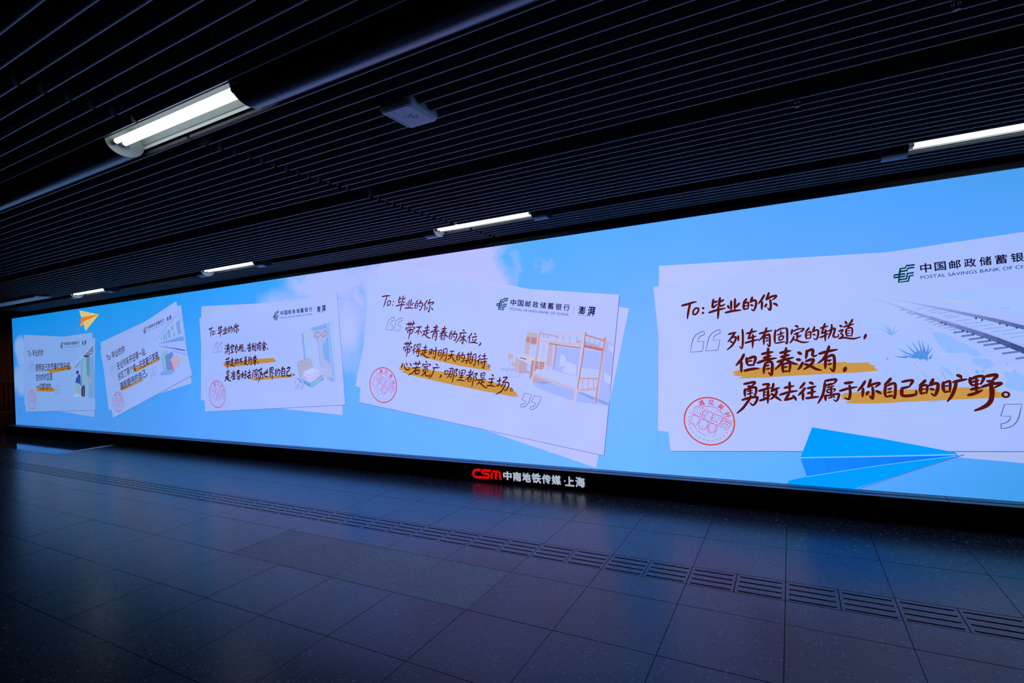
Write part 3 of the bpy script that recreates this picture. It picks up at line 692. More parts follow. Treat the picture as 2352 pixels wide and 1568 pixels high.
 (card3, Crop(470, 730, .07228), 35, INK2, '''145,365 285,300;225,335 195,600;w30:o 290,405 255,470 265,535 305,510 320,440;362,415;355,500
465,265 455,360 470,410 500,380;470,330 505,310;532,240 520,350 535,390 575,365;530,310 570,275;425,500 580,425;515,410 510,600
610,370 625,440;650,310 655,490;685,275 690,475;730,330 695,410;590,515 740,465
800,270 765,320;770,340 770,460;w26:775,345 810,330 810,450;w20:780,400 805,390;w24:775,455 810,445;860,250 835,330;840,330 885,305 890,400 865,480;840,380 855,400
980,215 960,290 920,350;950,310 945,465;1020,180 1010,240 985,310;990,310 1090,230 1060,290;1030,300 1035,475 1010,440;990,380 975,430;1065,340 1105,410
w32:670,870 700,900;655,960 685,990;660,1130 700,1030;715,880 800,850;765,810 760,950;720,930 790,905;710,985 810,940;730,1000 725,1140;w30:740,1010 795,985 795,1160 770,1130;w22:740,1060 785,1050
880,840 900,870;835,900 835,960;840,910 950,870 930,920;880,930 850,990;910,920 940,960;860,1020 920,990;890,1010 890,1090;840,1110 950,1070
1015,835 1040,870;970,920 1070,890;1030,900 965,1020;1010,960 1010,1100 1060,1040;1070,930 1045,970;1040,960 1110,1050
1110,930 1180,890;1145,825 1145,1080;1140,930 1105,1020;1160,930 1180,960;1180,870 1240,840;1205,860 1200,1050 1265,1030;w24:1210,930 1245,915 1240,990 1210,1000;1310,1020 1290,1075
1400,840 1385,890;1380,890 1480,850;1445,785 1440,930;1360,970 1495,910;1410,1000 1415,1065;1410,1000 1475,970 1470,1050;1415,1060 1475,1045
1525,830 1530,890;w26:1530,835 1580,810 1580,870;w24:1530,885 1580,870;1510,930 1590,890 1580,1030 1560,1000;1550,910 1520,1040;1600,890 1605,960;1640,795 1640,1050 1615,1010
1740,755 1755,785;1685,830 1680,880;1690,840 1810,790 1790,840;1730,860 1680,960;1710,920 1705,1040;w28:1740,890 1800,860;w24:1770,870 1760,930;w26:1750,930 1755,1030;w26:1755,935 1805,920 1800,1040;w20:1760,980 1800,970;w22:1755,1025 1800,1015
1900,740 1880,820 1820,890;1905,790 1995,850;1870,890 1940,860;1905,840 1905,940;1850,950 1950,910;1870,960 1875,1030;1875,965 1940,940 1930,1020;1875,1025 1935,1010
w22:c 2012,975 28'''),
 (card3, Crop(500, 805, .08503), 30, INK2, '''225,240 330,210;w22:250,215 255,265;w22:280,200 280,255;315,175 310,240;225,310 215,360;230,310 335,285 320,320;245,350 245,410;250,350 320,335 315,395;285,310 280,500
370,260 440,230;405,190 405,300;355,310 445,270;405,300 400,390;410,340 440,325;380,350 350,425;385,385 480,425
505,220 475,270;480,280 480,370;w22:485,285 520,270 515,365;w18:485,325 515,315;w20:480,365 515,355;545,210 530,265;535,265 575,245 575,330 555,390;540,300 555,320
605,240 680,200;655,215 605,320;645,280 645,380;660,280 690,320
w24:740,180 745,240;w24:745,180 790,160 785,235;w18:745,205 785,200;w20:745,240 785,232;725,280 805,250;770,265 765,340;770,310 800,300;745,310 710,390;745,340 830,395
870,165 840,210;865,215 835,270;860,245 855,370;890,200 930,180;880,250 950,215;920,235 915,385 900,360
975,190 1060,150;1020,120 1015,260;1015,180 960,270;1025,190 1080,230;990,270 1040,255 1010,300;960,330 1070,290;1010,290 1025,380 995,365;1110,310 1095,355
w32:260,560 265,650;w28:265,560 315,540 310,640;w20:265,600 310,590;w24:265,650 310,640;w34:220,720 330,670;280,690 275,780;280,750 320,730;w34:250,720 205,835;w36:255,760 375,830
380,590 395,630;365,750 405,660;440,540 410,640;425,620 420,810;470,560 475,590;w24:430,620 490,590;w24:430,670 490,640;w24:430,710 485,690;425,775 500,745;460,600 460,760
570,520 520,610;555,570 600,540 510,690;545,590 640,650;w26:550,700 550,780;w26:555,700 615,680 610,770;w20:555,740 610,725;w20:580,690 580,770;w22:555,775 610,765
690,560 660,680 720,740;715,610 660,740;650,660 730,620;740,570 780,550 755,620;755,610 765,750 735,725;720,680 800,630
w34:825,610 905,570;870,515 870,650;w34:800,700 925,640;865,660 830,745 900,725;895,700 920,750
965,570 945,740;965,520 990,540;985,560 1075,510 1075,600 1065,765 1040,740;w24:1000,600 1040,580 1030,640;w24:990,660 1050,640 1040,700;w24:985,710 1030,690
w34:1105,540 1220,490;1140,510 1145,560;1185,460 1185,530;1115,570 1130,590;1105,640 1125,660;1110,740 1135,680;1150,600 1200,570 1160,640;1155,650 1230,630 1225,740 1200,760;1190,660 1100,850
w34:1250,620 1385,570;1290,570 1285,690 1375,690;1320,530 1320,640;1350,500 1350,630
1415,480 1420,580;1420,480 1510,455 1500,560;w24:1420,530 1500,510;w24:1460,470 1460,570;w24:1425,580 1500,560;1450,580 1400,660;1470,590 1540,630;1445,640 1430,720;1485,640 1485,790
1595,490 1560,560;1570,570 1570,680;w24:1575,570 1615,555 1610,665;w18:1575,620 1610,610;w22:1570,675 1610,660;1650,480 1630,545;1635,545 1690,520 1690,600 1660,690;1640,590 1655,615
w34:1780,430 1735,500;w34:1745,510 1740,690;w34:1750,520 1820,490 1815,700;w22:1750,570 1810,555;w22:1750,620 1810,610;w26:1745,690 1815,675
w36:1880,480 1960,450 1930,550;w34:1880,570 1950,540;w36:1885,560 1880,660 1930,680 1985,660 2000,600
w22:c 2060,650 25'''),
]
for cd_, cr_, wd_, mt_, tx_ in HAND:
    for row_ in tx_.split('\n'): strokes_obj('handwritten_character', row_, cr_, wd_, mt_, 27, cd_, gainw=1.13)
# the two far cards, smaller lettering
for cd_, tx_, a_, b_, h_ in (
    (card2, 'To: 毕业的你', (246.6, 831), (288.5, 808.5), 17), (card2, '无论列车开往哪一站,', (271.0, 851.5), (336.5, 814.8), 18.5),
    (card2, '别忘了那个第一天拖着行李箱,', (273.5, 874.5), (367.7, 823.5), 18.5), (card2, '满眼期待的自己。', (277.7, 897.5), (340.7, 863.5), 18.5),
    (card1, 'To: 毕业的你', (64.9, 819), (100.5, 817.0), 15.5), (card1, '按照自己的节奏打怪升级,', (82.5, 853.0), (163.3, 849.7), 17.5),
    (card1, '在你的时区里,', (83.3, 875.3), (122.7, 873), 16.5), (card1, '一切都准时。', (84.4, 896.0), (121.2, 895.5), 16)):
    line_text('handwritten_line', tx_, a_, b_, h_, INK3, 27, cd_, off=0.012, slant=0.10)

# --- outlined quotation marks
for cd_, cr_, wd_, tx_ in (
    (card5, Crop(1550, 740, .0574), 24, 'o 1185,350 1040,390 850,500 740,650 690,850 630,1195 1105,1155 1175,755 905,775 950,640 1050,540 1190,500 1175,430;o 1820,285 1660,330 1480,450 1370,600 1320,780 1245,1145 1730,1105 1805,695 1525,715 1570,570 1680,480 1825,440 1805,360'),
    (card5, C5, 3.6, 'o 2090,981 2068,1050 2128,1051 2121,1068 2110,1081 2093,1090 2070,1094 2071,1106 2067,1121 2095,1120 2120,1114 2142,1102 2159,1085 2171,1062 2179,1032 2191,980;o 2228,980 2206,1049 2266,1050 2259,1067 2248,1080 2231,1089 2208,1093 2209,1105 2205,1120 2233,1119 2258,1113 2280,1101 2297,1084 2309,1061 2317,1031 2329,979'),
    (card4, C4, 3.2, 'o 300,360 282,364 262,378 245,438 282,444 291,412 272,408 280,385 300,378;o 349,364 331,368 311,382 294,442 331,448 340,416 321,412 329,389 349,382'),
    (card4, Crop(1090, 845, .06803), 17, 'o 1690,850 1610,1080 1750,1105 1720,1180 1650,1220 1580,1225 1560,1315 1640,1320 1750,1270 1850,1140 1935,890;o 2015,930 1935,1145 2080,1185 2050,1260 1970,1310 1900,1290 1885,1380 1970,1400 2090,1330 2170,1210 2270,975'),
    (card3, Crop(470, 730, .07228), 14, 'o 425,770 340,850 310,1000 300,1105 405,1085 420,925 365,935 380,870 430,810;o 570,750 480,830 450,980 440,1085 550,1070 565,905 505,915 520,850 570,800'),
    (card3, Crop(660, 720, .11475), 8, 'o 170,1310 165,1410 215,1410 205,1460 165,1480 165,1520 215,1505 240,1430 255,1300;o 275,1305 270,1405 325,1405 310,1455 270,1475 270,1515 320,1495 350,1420 365,1300'),
    (card2, Crop(230, 785, .0829), 8, 'o 355,665 310,720 305,830 310,930 375,885 370,765 330,790 335,730 360,700;o 445,610 395,660 385,780 390,880 460,835 455,710 415,730 415,680 445,650'),
    (card2, Crop(300, 780, .0702), 9, 'o 730,925 645,970 660,1110 710,1085 715,1150 670,1190 675,1240 735,1190 745,1060;o 845,860 755,910 765,1050 810,1030 815,1090 775,1140 785,1180 845,1120 855,990'),
    (card1, Crop(50, 795, .07652), 8, 'o 305,490 250,550 240,640 230,755 290,745 300,610 265,620 270,560 300,540;o 380,490 325,540 310,640 305,745 370,740 380,605 340,615 345,560 380,530'),
    (card1, Crop(50, 795, .07652), 8, 'o 1005,1200 1000,1310 1045,1320 1035,1380 1000,1400 1000,1440 1050,1420 1065,1320 1070,1195;o 1090,1195 1075,1310 1125,1315 1110,1380 1080,1400 1085,1440 1130,1410 1150,1310 1155,1190')):
    for row_ in tx_.split(';'): strokes_obj('quotation_mark', row_, cr_, wd_, LINE if cd_ in (card5, card4) else glow((92, 92, 150)), 26, cd_, smooth=False)

# --- bank lettering and emblem at the top of each card
LC = Crop(2030, 560, .1369)
def frame(P0, P1):
    A, B = w2(*P0), w2(*P1); d = ((B[0] - A[0]) / 6, (B[1] - A[1]) / 6); L = math.hypot(*d)
    return A, (d[0] / L, d[1] / L), L
def to_local(p, fr):
    q = w2(*LC(p)); A, u, L = fr; e = (q[0] - A[0], q[1] - A[1])
    return ((e[0] * u[0] + e[1] * u[1]) / L, (-e[0] * u[1] + e[1] * u[0]) / L + 0.2)
f5 = frame(LC((610, 460)), LC((2130, 290)))
EMB = [[(515, 350), (372, 368), (362, 405), (275, 417), (260, 500)], [(508, 395), (402, 408), (388, 447), (268, 466)],
       [(500, 482), (392, 497), (378, 585), (258, 603)], [(495, 527), (427, 537), (410, 624), (246, 645), (262, 490)],
       [(172, 525), (352, 502), (346, 545), (168, 568), (172, 525)]]
EMBL = [[to_local(p, f5) for p in s] for s in EMB]
def bank(cd, P0, P1, voff, dark=NAVY, thin=NAVY2):
    A, u, L = frame(P0, P1); v = (-u[1], u[0])
    def g(x, z): z += voff; return (A[0] + (u[0] * x + v[0] * z) * L, A[1] + (u[1] * x + v[1] * z) * L)
    V, F = [], []
    for s in EMBL:
        ribbon(V, F, [g(*p) for p in s], lambda t: 0.145 * L, YS - LAY * 26, caps=False)
    link('bank_emblem', mesh('bank_emblem', V, F), GREEN, cd)
    V, F = [], []
    for i, ch in enumerate('中国邮政储蓄银行'):
        gl = font_mesh(ch, 0.018); x0, x1, y0, y1 = bbox(gl)
        hh = 0.82 if ch == '中' else 0.76
        sx, sz = 0.79 / (x1 - x0), hh / (y1 - y0)
        O = g(i - sx * x0, 0.07 - (hh - .76) / 2 - sz * y0)
        put(V, F, gl, O, (u[0] * sx * L, u[1] * sx * L), (v[0] * sz * L, v[1] * sz * L), YS - LAY * 26)
    link('bank_name', mesh('bank_name', V, F), dark, cd)
    V, F = [], []
    def fit(txt, xa, xb, za, zb, off=0.0, sl=0.0):
        gl = font_mesh(txt, off); x0, x1, y0, y1 = bbox(gl); sx, sz = (xb - xa) / (x1 - x0), (zb - za) / (y1 - y0)
        O = g(xa - sx * x0 - sl * sz * y0, za - sz * y0)
        put(V, F, gl, O, (u[0] * sx * L, u[1] * sx * L), ((v[0] + u[0] * sl) * sz * L, (v[1] + u[1] * sl) * sz * L), YS - LAY * 26)
    fit('POSTAL SAVINGS BANK OF CHINA', -0.03, 7.76, -0.50, -0.21)
    link('bank_name_english', mesh('bank_name_english', V, F), thin, cd)
    V, F = [], []
    ribbon(V, F, [g(8.26, -0.22), g(8.27, 0.74)], lambda t: 0.02 * L, YS - LAY * 26, caps=False)
    link('divider', mesh('divider', V, F), thin, cd)
    for ch_, a_, b_, c_, d_ in (('澎', 8.86, 9.72, -0.16, 0.76), ('湃', 9.98, 10.86, -0.24, 0.84)):
        V, F = [], []
        fit(ch_, a_, b_, c_, d_, 0.03, 0.05); link('newspaper_character', mesh('newspaper_character', V, F), dark, cd)
    V, F = [], []
    fit('THE PAPER', 8.87, 10.3, -0.32, -0.23, 0.01)
    link('newspaper_name', mesh('newspaper_name', V, F), dark, cd)
bank(card5, LC((610, 460)), LC((2130, 290)), -0.2)
c4c = Crop(1130, 670, .10629); bank(card4, c4c((400, 305)), c4c((1370, 400)), 0.0)
bank(card3, C3((975, 350)), C3((1240, 315)), -0.13)
bank(card2, C2((1521, 476)), C2((1655, 412)), -0.10, glow((34, 34, 66)), glow((84, 92, 150)))
bank(card1, C1((663, 643)), C1((787, 632)), -0.06, glow((34, 34, 66)), glow((84, 92, 150)))

# --- round red stamp
def stamp(cd, ctr, rpx, ang, mat, matp):
    c = w2(*ctr); r = rpx * zscale(*ctr); y = YS - LAY * 25
    V, F = [], []
    disc(V, F, c, r, r, y, 56, 0.945)
    def P(a, rr): a = math.radians(a) + ang; return (c[0] + rr * r * math.cos(a), c[1] + rr * r * math.sin(a))
    for a0, a1, rr, ww in ((36, 138, .62, .022), (228, 282, .60, .018), (305, 318, .62, .014)):
        ribbon(V, F, [P(a0 + (a1 - a0) * i / 12, rr) for i in range(13)], lambda t: ww * r, y, caps=False)
    for k in range(15):
        a = 178 + k * 12.2
        ribbon(V, F, [P(a, .80), P(a + 4.6, .80)], lambda t: .024 * r, y, caps=False)
    ribbon(V, F, [P(100, .52), P(62, .58)], lambda t: .012 * r, y, caps=False)
    for ch, a in zip('遇见美好', (134, 106, 76, 46)):
        gl = font_mesh(ch, 0.02); x0, x1, y0, y1 = bbox(gl); s = .23 * r / max(x1 - x0, y1 - y0)
        t = math.radians(a) + ang - math.pi / 2; X = (math.cos(t) * s, math.sin(t) * s); Y = (-math.sin(t) * s, math.cos(t) * s)
        q = P(a, .78); mx, my = (x0 + x1) / 2, (y0 + y1) / 2
        put(V, F, gl, (q[0] - X[0] * mx - Y[0] * my, q[1] - X[1] * mx - Y[1] * my), X, Y, y)
    def words(V, F, off, y):
        for txt, dx, dz, wd in (('邮储银行', .06, .19, 1.48), ('青春季', -.14, -.22, 1.08)):
            g0 = font_mesh(txt, 0.0); x0, x1, y0, y1 = bbox(g0); gl = font_mesh(txt, off)
            s = wd * r / (x1 - x0); t = ang; X = (math.cos(t) * s, math.sin(t) * s); Y = (-math.sin(t) * s * 1.12, math.cos(t) * s * 1.12)
            q = (c[0] + (dx * math.cos(t) - dz * math.sin(t)) * r, c[1] + (dx * math.sin(t) + dz * math.cos(t)) * r)
            mx, my = (x0 + x1) / 2, (y0 + y1) / 2
            put(V, F, gl, (q[0] - X[0] * mx - Y[0] * my, q[1] - X[1] * mx - Y[1] * my), X, Y, y)
    words(V, F, 0.088, y)
    st = link('stamp', mesh('stamp', V, F), mat, cd)
    V2, F2 = [], []
    words(V2, F2, 0.036, y - 0.6 * LAY)
    link('stamp_lettering_fill', mesh('stamp_lettering_fill', V2, F2), matp, cd)
pf = M['paper_f']
stamp(card5, (1628.3, 966.8), 55.7, math.radians(-25), STAMP, pf)
stamp(card4, (880.6, 883.9), 41.0, math.radians(-36), STAMP, pf)
stamp(card3, (499.8, 905.0), 31.2, math.radians(-25), glow((192, 70, 62)), pf)
stamp(card2, (272.3, 922.3), 23.2, math.radians(-11), STAMP2, pf)
stamp(card1, (74.1, 916.7), 22.4, math.radians(-26), STAMP2, pf)
# ------------------------------------------------------------------ watercolour drawings on the cards
FLAT = lambda t: 1.0
TAPER = lambda t: 1.0 - 0.85 * t
def wash(cd, crop, items, lay, name='watercolour_wash'):
    for k, (rgb, plist) in enumerate(items): polys_obj(name, plist, crop, glow(rgb), lay + k, cd)
def pen(cd, crop, items, lay, name='watercolour_line', prof=FLAT):
    for k, (rgb, wd, tx) in enumerate(items):
        for s_ in (tx.split(';') if name == 'watercolour_line' else [tx]):
            if s_.strip(): strokes_obj(name, s_, crop, wd, glow(rgb), lay + k * 0.2, cd, prof)

# railway track through a meadow
R5 = Crop(1990, 640, .16583)
wash(card5, R5, [
    ((162, 191, 248), [[(650, 232), (950, 250), (1250, 300), (1500, 335), (1850, 400), (2183, 490), (2183, 120), (1500, 150), (1100, 190)]]),
    ((168, 193, 246), [[(0, 410), (60, 420), (120, 460), (170, 540), (300, 590), (400, 645), (430, 760), (300, 720), (150, 780), (0, 800)]]),
    ((165, 191, 250), [[(-60, 800), (150, 760), (420, 770), (650, 880), (700, 1000), (900, 1110), (1150, 1080), (1420, 1160), (1750, 1180), (2183, 1190), (2183, 1900), (900, 1900), (200, 1568), (160, 1290), (-20, 1180)]]),
    ((170, 193, 248), [[(950, 980), (1100, 1010), (1400, 1130), (1300, 1150), (1050, 1100)], [(1300, 1300), (1480, 1250), (1600, 1300), (1500, 1380), (1350, 1380)]]),
    ((143, 184, 250), [[(900, 730), (1100, 760), (1280, 870), (1450, 940), (1620, 1050), (1520, 1090), (1380, 1020), (1220, 1030), (1110, 1030), (1060, 960), (980, 890)],
                       [(1450, 1100), (1700, 1110), (1780, 1200), (1640, 1260), (1560, 1210), (1470, 1180)], [(1880, 1300), (2060, 1290), (2183, 1350), (2183, 1560), (2000, 1540), (1900, 1470), (1960, 1400)],
                       [(640, 1640), (950, 1600), (1100, 1680), (900, 1720)], [(1010, 1190), (1150, 1260), (1200, 1340), (1130, 1330)]]),
    ((176, 196, 232), [[(880, 250), (1200, 290), (1480, 325), (1400, 350), (1200, 320)]]),
], 6)
def seg_rail(tops, bots, c0, c1, lay):
    n = len(tops) - 1
    for i in range(n):
        t = (i / (n - 1)) ** 1.2
        c = tuple(c0[k] + (c1[k] - c0[k]) * t for k in range(3))
        polys_obj('painted_rail', [[tops[i], tops[i + 1], bots[i + 1], bots[i]]], R5, glow(c), lay, card5)
def lerp_pts(P, n=12):
    out = []
    for i in range(n + 1):
        x = P[0][0] + (P[-1][0] - P[0][0]) * i / n
        for a, b in zip(P[:-1], P[1:]):
            if a[0] <= x <= b[0] + 1e-6:
                out.append((x, a[1] + (b[1] - a[1]) * (x - a[0]) / (b[0] - a[0]))); break
    return out
seg_rail(lerp_pts([(-60, 218), (300, 327), (700, 465), (1100, 585), (1500, 705), (1800, 805), (2183, 950)]), lerp_pts([(-60, 221), (300, 345), (700, 500), (1100, 640), (1500, 772), (1800, 880), (2183, 1042)]), (170, 188, 250), (62, 80, 138), 12)
seg_rail(lerp_pts([(100, 225), (700, 335), (1200, 432), (1700, 530), (2183, 648)]), lerp_pts([(100, 228), (700, 356), (1200, 468), (1700, 582), (2183, 705)]), (172, 190, 250), (86, 104, 164), 12)
tie = ''
for x, y, l in [(470, 435, 50), (560, 475, 60), (620, 495, 65), (700, 535, 80), (800, 575, 85), (870, 600, 90), (930, 630, 100), (1000, 655, 100), (1070, 685, 110), (1140, 710, 110)]: tie += '%d,%d %d,%d;' % (x, y, x + l, y - l * .13)
tie2 = ''
for x, y, l in [(1215, 745, 130), (1325, 795, 150), (1430, 840, 170), (1545, 880, 180), (1630, 920, 200), (1775, 970, 190), (1890, 1035, 230), (2075, 1105, 110)]: tie2 += '%d,%d %d,%d;' % (x, y, x + l, y - l * .13)
pen(card5, R5, [((128, 156, 226), 14, tie), ((92, 118, 182), 26, tie2),
    ((140, 170, 236), 13, '1000,480 1130,462;1060,520 1200,500;1110,540 1290,515;1240,585 1450,560;1350,625 1600,600;1460,665 1760,630;1630,695 1900,665;1740,735 2050,700;1880,770 2183,740;1990,815 2183,790;700,420 830,400;840,445 960,428;900,470 1010,455'),
    ((60, 74, 130), 26, '1040,610;1095,630;1335,720;1395,737;1480,768;1605,812;1705,850;1830,893;1960,935;2110,990;1515,548;1600,572;1845,622;1945,648;2078,680'),
    ((150, 150, 190), 4, '900,520 1400,660 1800,790 2183,920;900,385 1500,500 2183,615')], 13, 'painted_sleepers')
pen(card5, R5, [((78, 142, 226), 30, '780,1090 700,980 635,880;780,1090 750,960 715,845;785,1090 790,980 770,860;790,1090 810,1010 805,940;800,1090 850,980 855,900;810,1090 870,1010 910,955;740,1080 640,1000 560,920;700,1080 560,1030 440,965;690,1090 600,1080 505,1045;550,1085 480,1085 400,1070;880,1100 895,1070 912,1040;760,1100 730,1050 640,1020'),
    ((124, 170, 234), 16, '340,760 270,680 185,600;340,760 290,670 275,620;350,760 380,700 395,650;360,770 430,720 460,690;330,770 250,720 150,680;340,780 330,700 300,640'),
    ((140, 175, 215), 12, '1090,1390 1060,1290 1000,1200;1060,1330 1020,1280 990,1250;1255,1350 1258,1260 1250,1190;830,1360 780,1300;1210,1400 1190,1330;720,1470 660,1430 610,1360;1050,1440 980,1380 915,1330;1370,1400 1385,1340;1900,400 1930,440;1955,400 1985,440;1860,400 1890,430')], 14, 'painted_grass', TAPER)
wash(card5, R5, [((84, 146, 228), [[(640, 1050), (700, 1000), (780, 1000), (850, 1060), (850, 1140), (800, 1110), (740, 1120), (690, 1085)]]),
    ((120, 168, 240), [[(1500, 1285), (1530, 1262), (1560, 1280), (1555, 1305), (1528, 1315)], [(1580, 1290), (1605, 1265), (1630, 1275), (1615, 1300)], [(1925, 1190), (1945, 1170), (1965, 1180), (1940, 1198)], [(1225, 975), (1240, 965), (1245, 978), (1232, 984)], [(270, 1085), (300, 1095), (305, 1125), (280, 1125)], [(2030, 1280), (2060, 1260), (2080, 1268), (2050, 1288)], [(1640, 1112), (1665, 1112), (1660, 1124), (1642, 1122)]]),
    ((150, 172, 200), [[(655, 1165), (675, 1165), (685, 1185), (665, 1185)], [(690, 1205), (705, 1205), (710, 1230), (695, 1225)], [(725, 1265), (755, 1268), (755, 1282), (730, 1280)], [(610, 740), (622, 745), (616, 756)], [(618, 772), (636, 780), (630, 795)], [(662, 782), (676, 790), (668, 800)], [(780, 1300), (795, 1300), (795, 1320), (784, 1318)]])], 14.2, 'painted_blot')

# bunk bed, desk and chair
B4 = Crop(1150, 740, .14033)
wash(card4, B4, [
    ((162, 182, 246), [[(520, 975), (800, 985), (1220, 1130), (1600, 1240), (1760, 1312), (1760, 1370), (1500, 1330), (1200, 1290), (800, 1150), (560, 1050)], [(0, 740), (220, 755), (215, 800), (0, 790)]]),
    ((166, 182, 248), [[(915, 400), (1300, 445), (1255, 900), (880, 785)], [(1735, 290), (1845, 360), (1840, 520), (1780, 1310), (1600, 1250), (1690, 500)], [(1360, 450), (1660, 490), (1640, 780), (1330, 740)]]),
    ((190, 200, 255), [[(985, 500), (1075, 580), (1060, 700), (960, 740)], [(1770, 360), (1845, 400), (1840, 510), (1768, 450)], [(1700, 830), (1810, 880), (1795, 1010), (1690, 960)], [(1090, 640), (1240, 700), (1230, 880), (1000, 800)]]),
    ((140, 164, 226), [[(1260, 1145), (1330, 1140), (1540, 1225), (1540, 1265), (1480, 1255)], [(1590, 1245), (1760, 1315), (1755, 1365), (1590, 1290)], [(430, 790), (475, 810), (470, 840), (430, 830)], [(530, 975), (780, 968), (840, 985), (700, 1010)]]),
    ((194, 176, 200), [[(430, 155), (620, 182), (612, 370), (480, 368), (460, 530), (385, 520)], [(790, 350), (860, 372), (832, 690), (742, 680)], [(245, 560), (310, 610), (300, 830), (222, 800)]]),
    ((182, 140, 152), [[(425, 235), (490, 240), (478, 330), (412, 325)], [(505, 245), (598, 250), (590, 350), (495, 345)], [(510, 620), (720, 640), (720, 760), (560, 790), (470, 950), (500, 700)]]),
    ((184, 166, 198), [[(310, 610), (440, 670), (425, 832), (300, 836)], [(530, 850), (780, 970), (520, 975)]]),
    ((204, 200, 226), [[(250, 520), (450, 540), (720, 610), (705, 650), (500, 622), (250, 542)], [(310, 562), (510, 627), (500, 690), (310, 600)]]),
    ((90, 110, 170), [[(320, 570), (425, 595), (425, 612), (322, 585)]]),
    ((186, 198, 255), [[(570, 765), (870, 780), (1250, 900), (1240, 1030), (1200, 1062), (600, 822)], [(640, 255), (900, 265), (1330, 305), (1320, 345), (640, 290)], [(1240, 1000), (1570, 1010), (1575, 1060), (1230, 1075)]]),
    ((150, 168, 220), [[(1380, 310), (1430, 320), (1430, 365), (1375, 355)], [(1465, 335), (1520, 345), (1515, 385), (1460, 375)], [(1550, 360), (1610, 370), (1600, 400), (1545, 395)], [(1250, 300), (1320, 305), (1315, 335), (1240, 330)]]),
], 6)
pen(card4, B4, [
    ((190, 146, 148), 24, '915,380 865,770'), ((196, 160, 166), 14, '740,695 865,705;795,710 790,765;565,685 720,690'),
    ((202, 186, 206), 48, '620,305 950,335 1310,375'), ((172, 116, 120), 16, '800,348 1050,385 1305,420'),
    ((196, 128, 128), 22, '1400,208 1705,302'), ((194, 122, 122), 50, '1370,385 1685,452'), ((198, 150, 150), 14, '1460,255 1447,365;1548,280 1535,390;1632,305 1620,410'),
    ((204, 188, 210), 14, '835,290 840,215 870,192 1345,200'), ((198, 160, 156), 14, '930,205 922,295;1027,205 1020,305;1137,210 1130,320;1257,215 1245,330'),
    ((192, 144, 138), 14, '650,175 940,235;710,195 705,255;780,215 775,265'),
    ((200, 182, 208), 40, '530,850 870,975 1210,1105'), ((200, 152, 156), 22, '1290,912 1610,922'), ((204, 172, 194), 40, '1260,1110 1580,1085'), ((198, 160, 168), 14, '1352,930 1345,1075;1442,930 1432,1068;1527,940 1518,1065'),
    ((202, 188, 214), 26, '635,140 575,560 515,975'), ((190, 136, 130), 12, '652,145 600,500 555,800'), ((194, 148, 150), 36, '1712,262 1635,800 1560,1295'), ((206, 190, 210), 14, '1735,265 1620,960 1590,1240'),
    ((200, 194, 226), 44, '1375,155 1290,760 1205,1340'), ((186, 124, 126), 18, '1397,160 1345,560 1262,1080'),
    ((208, 200, 226), 13, '680,305 605,850;775,310 700,890'), ((204, 190, 214), 9, '675,392 755,397;665,430 748,437;650,525 735,537;640,615 725,625;625,722 715,748'),
    ((160, 168, 226), 8, '130,500 145,670;200,530 195,705;150,685 103,835;210,715 165,880;243,715 243,845;320,715 315,885;103,835 165,880 315,885'),
    ((198, 176, 196), 8, '410,225 620,240;405,340 610,375;500,235 490,360;600,245 590,360')], 17)
wash(card4, B4, [((202, 172, 166), [[(130, 510), (205, 537), (205, 605), (140, 595)], [(150, 680), (240, 660), (325, 710), (215, 716)]])], 21.5)

# wardrobe and open suitcase
W3 = Crop(660, 720, .11475)
wash(card3, W3, [
    ((128, 168, 242), [[(285, 390), (320, 380), (370, 905), (335, 920)], [(200, 1260), (330, 1380), (300, 1400), (220, 1330)], [(780, 1275), (900, 1285), (950, 1370), (860, 1340)]]),
    ((162, 192, 244), [[(320, 290), (475, 282), (545, 1090), (515, 1090), (470, 920), (370, 900)], [(845, 160), (920, 175), (965, 760), (1020, 1180), (970, 1240)]]),
    ((150, 182, 244), [[(475, 285), (785, 200), (870, 1110), (670, 1085), (610, 570)]]),
    ((164, 182, 238), [[(620, 480), (800, 420), (865, 1105), (670, 1088)]]),
    ((122, 172, 244), [[(790, 470), (815, 480), (840, 760), (850, 1000), (740, 900), (700, 640), (760, 560)], [(475, 285), (785, 200), (785, 272), (530, 330)]]),
    ((170, 186, 236), [[(640, 1110), (870, 1110), (890, 1240), (700, 1210)]]),
    ((142, 180, 244), [[(790, 190), (845, 160), (905, 760), (970, 1358), (900, 1280)]]),
    ((186, 166, 188), [[(710, 1220), (890, 1250), (890, 1275), (715, 1245)]]),
    ((100, 158, 222), [[(195, 1010), (225, 1000), (290, 1275), (255, 1270)], [(300, 1320), (470, 1395), (480, 1480), (430, 1460), (350, 1400)]]),
    ((172, 172, 208), [[(205, 990), (250, 950), (440, 900), (468, 915), (515, 1085), (330, 1150), (310, 1260), (262, 1260)]]),
    ((130, 180, 228), [[(470, 1390), (710, 1220), (728, 1318), (490, 1480)]]),
    ((192, 204, 255), [[(340, 1170), (500, 1090), (620, 1130), (665, 1190), (650, 1240), (480, 1370), (320, 1280)]]),
], 6)
pen(card3, W3, [((178, 112, 122), 13, '600,355 525,475 680,425 600,355;765,325 695,465 800,415 765,325'), ((196, 168, 170), 12, '710,340 640,460'), ((150, 130, 180), 10, '530,325 785,275'),
    ((206, 120, 172), 12, '320,1240 470,1300 560,1230 660,1180'), ((130, 140, 200), 7, '330,1190 460,1240 500,1210 620,1150;320,1265 460,1345 560,1280 670,1230;200,1000 250,950 440,900 468,915 515,1085;470,1390 710,1220;490,1480 725,1320'),
    ((196, 166, 176), 12, '565,1350 620,1360 640,1310'), ((60, 80, 130), 26, '715,1315'), ((120, 130, 180), 6, '475,285 610,570 670,1085;785,200 870,1110;620,480 610,570;260,1060 440,990')], 19)

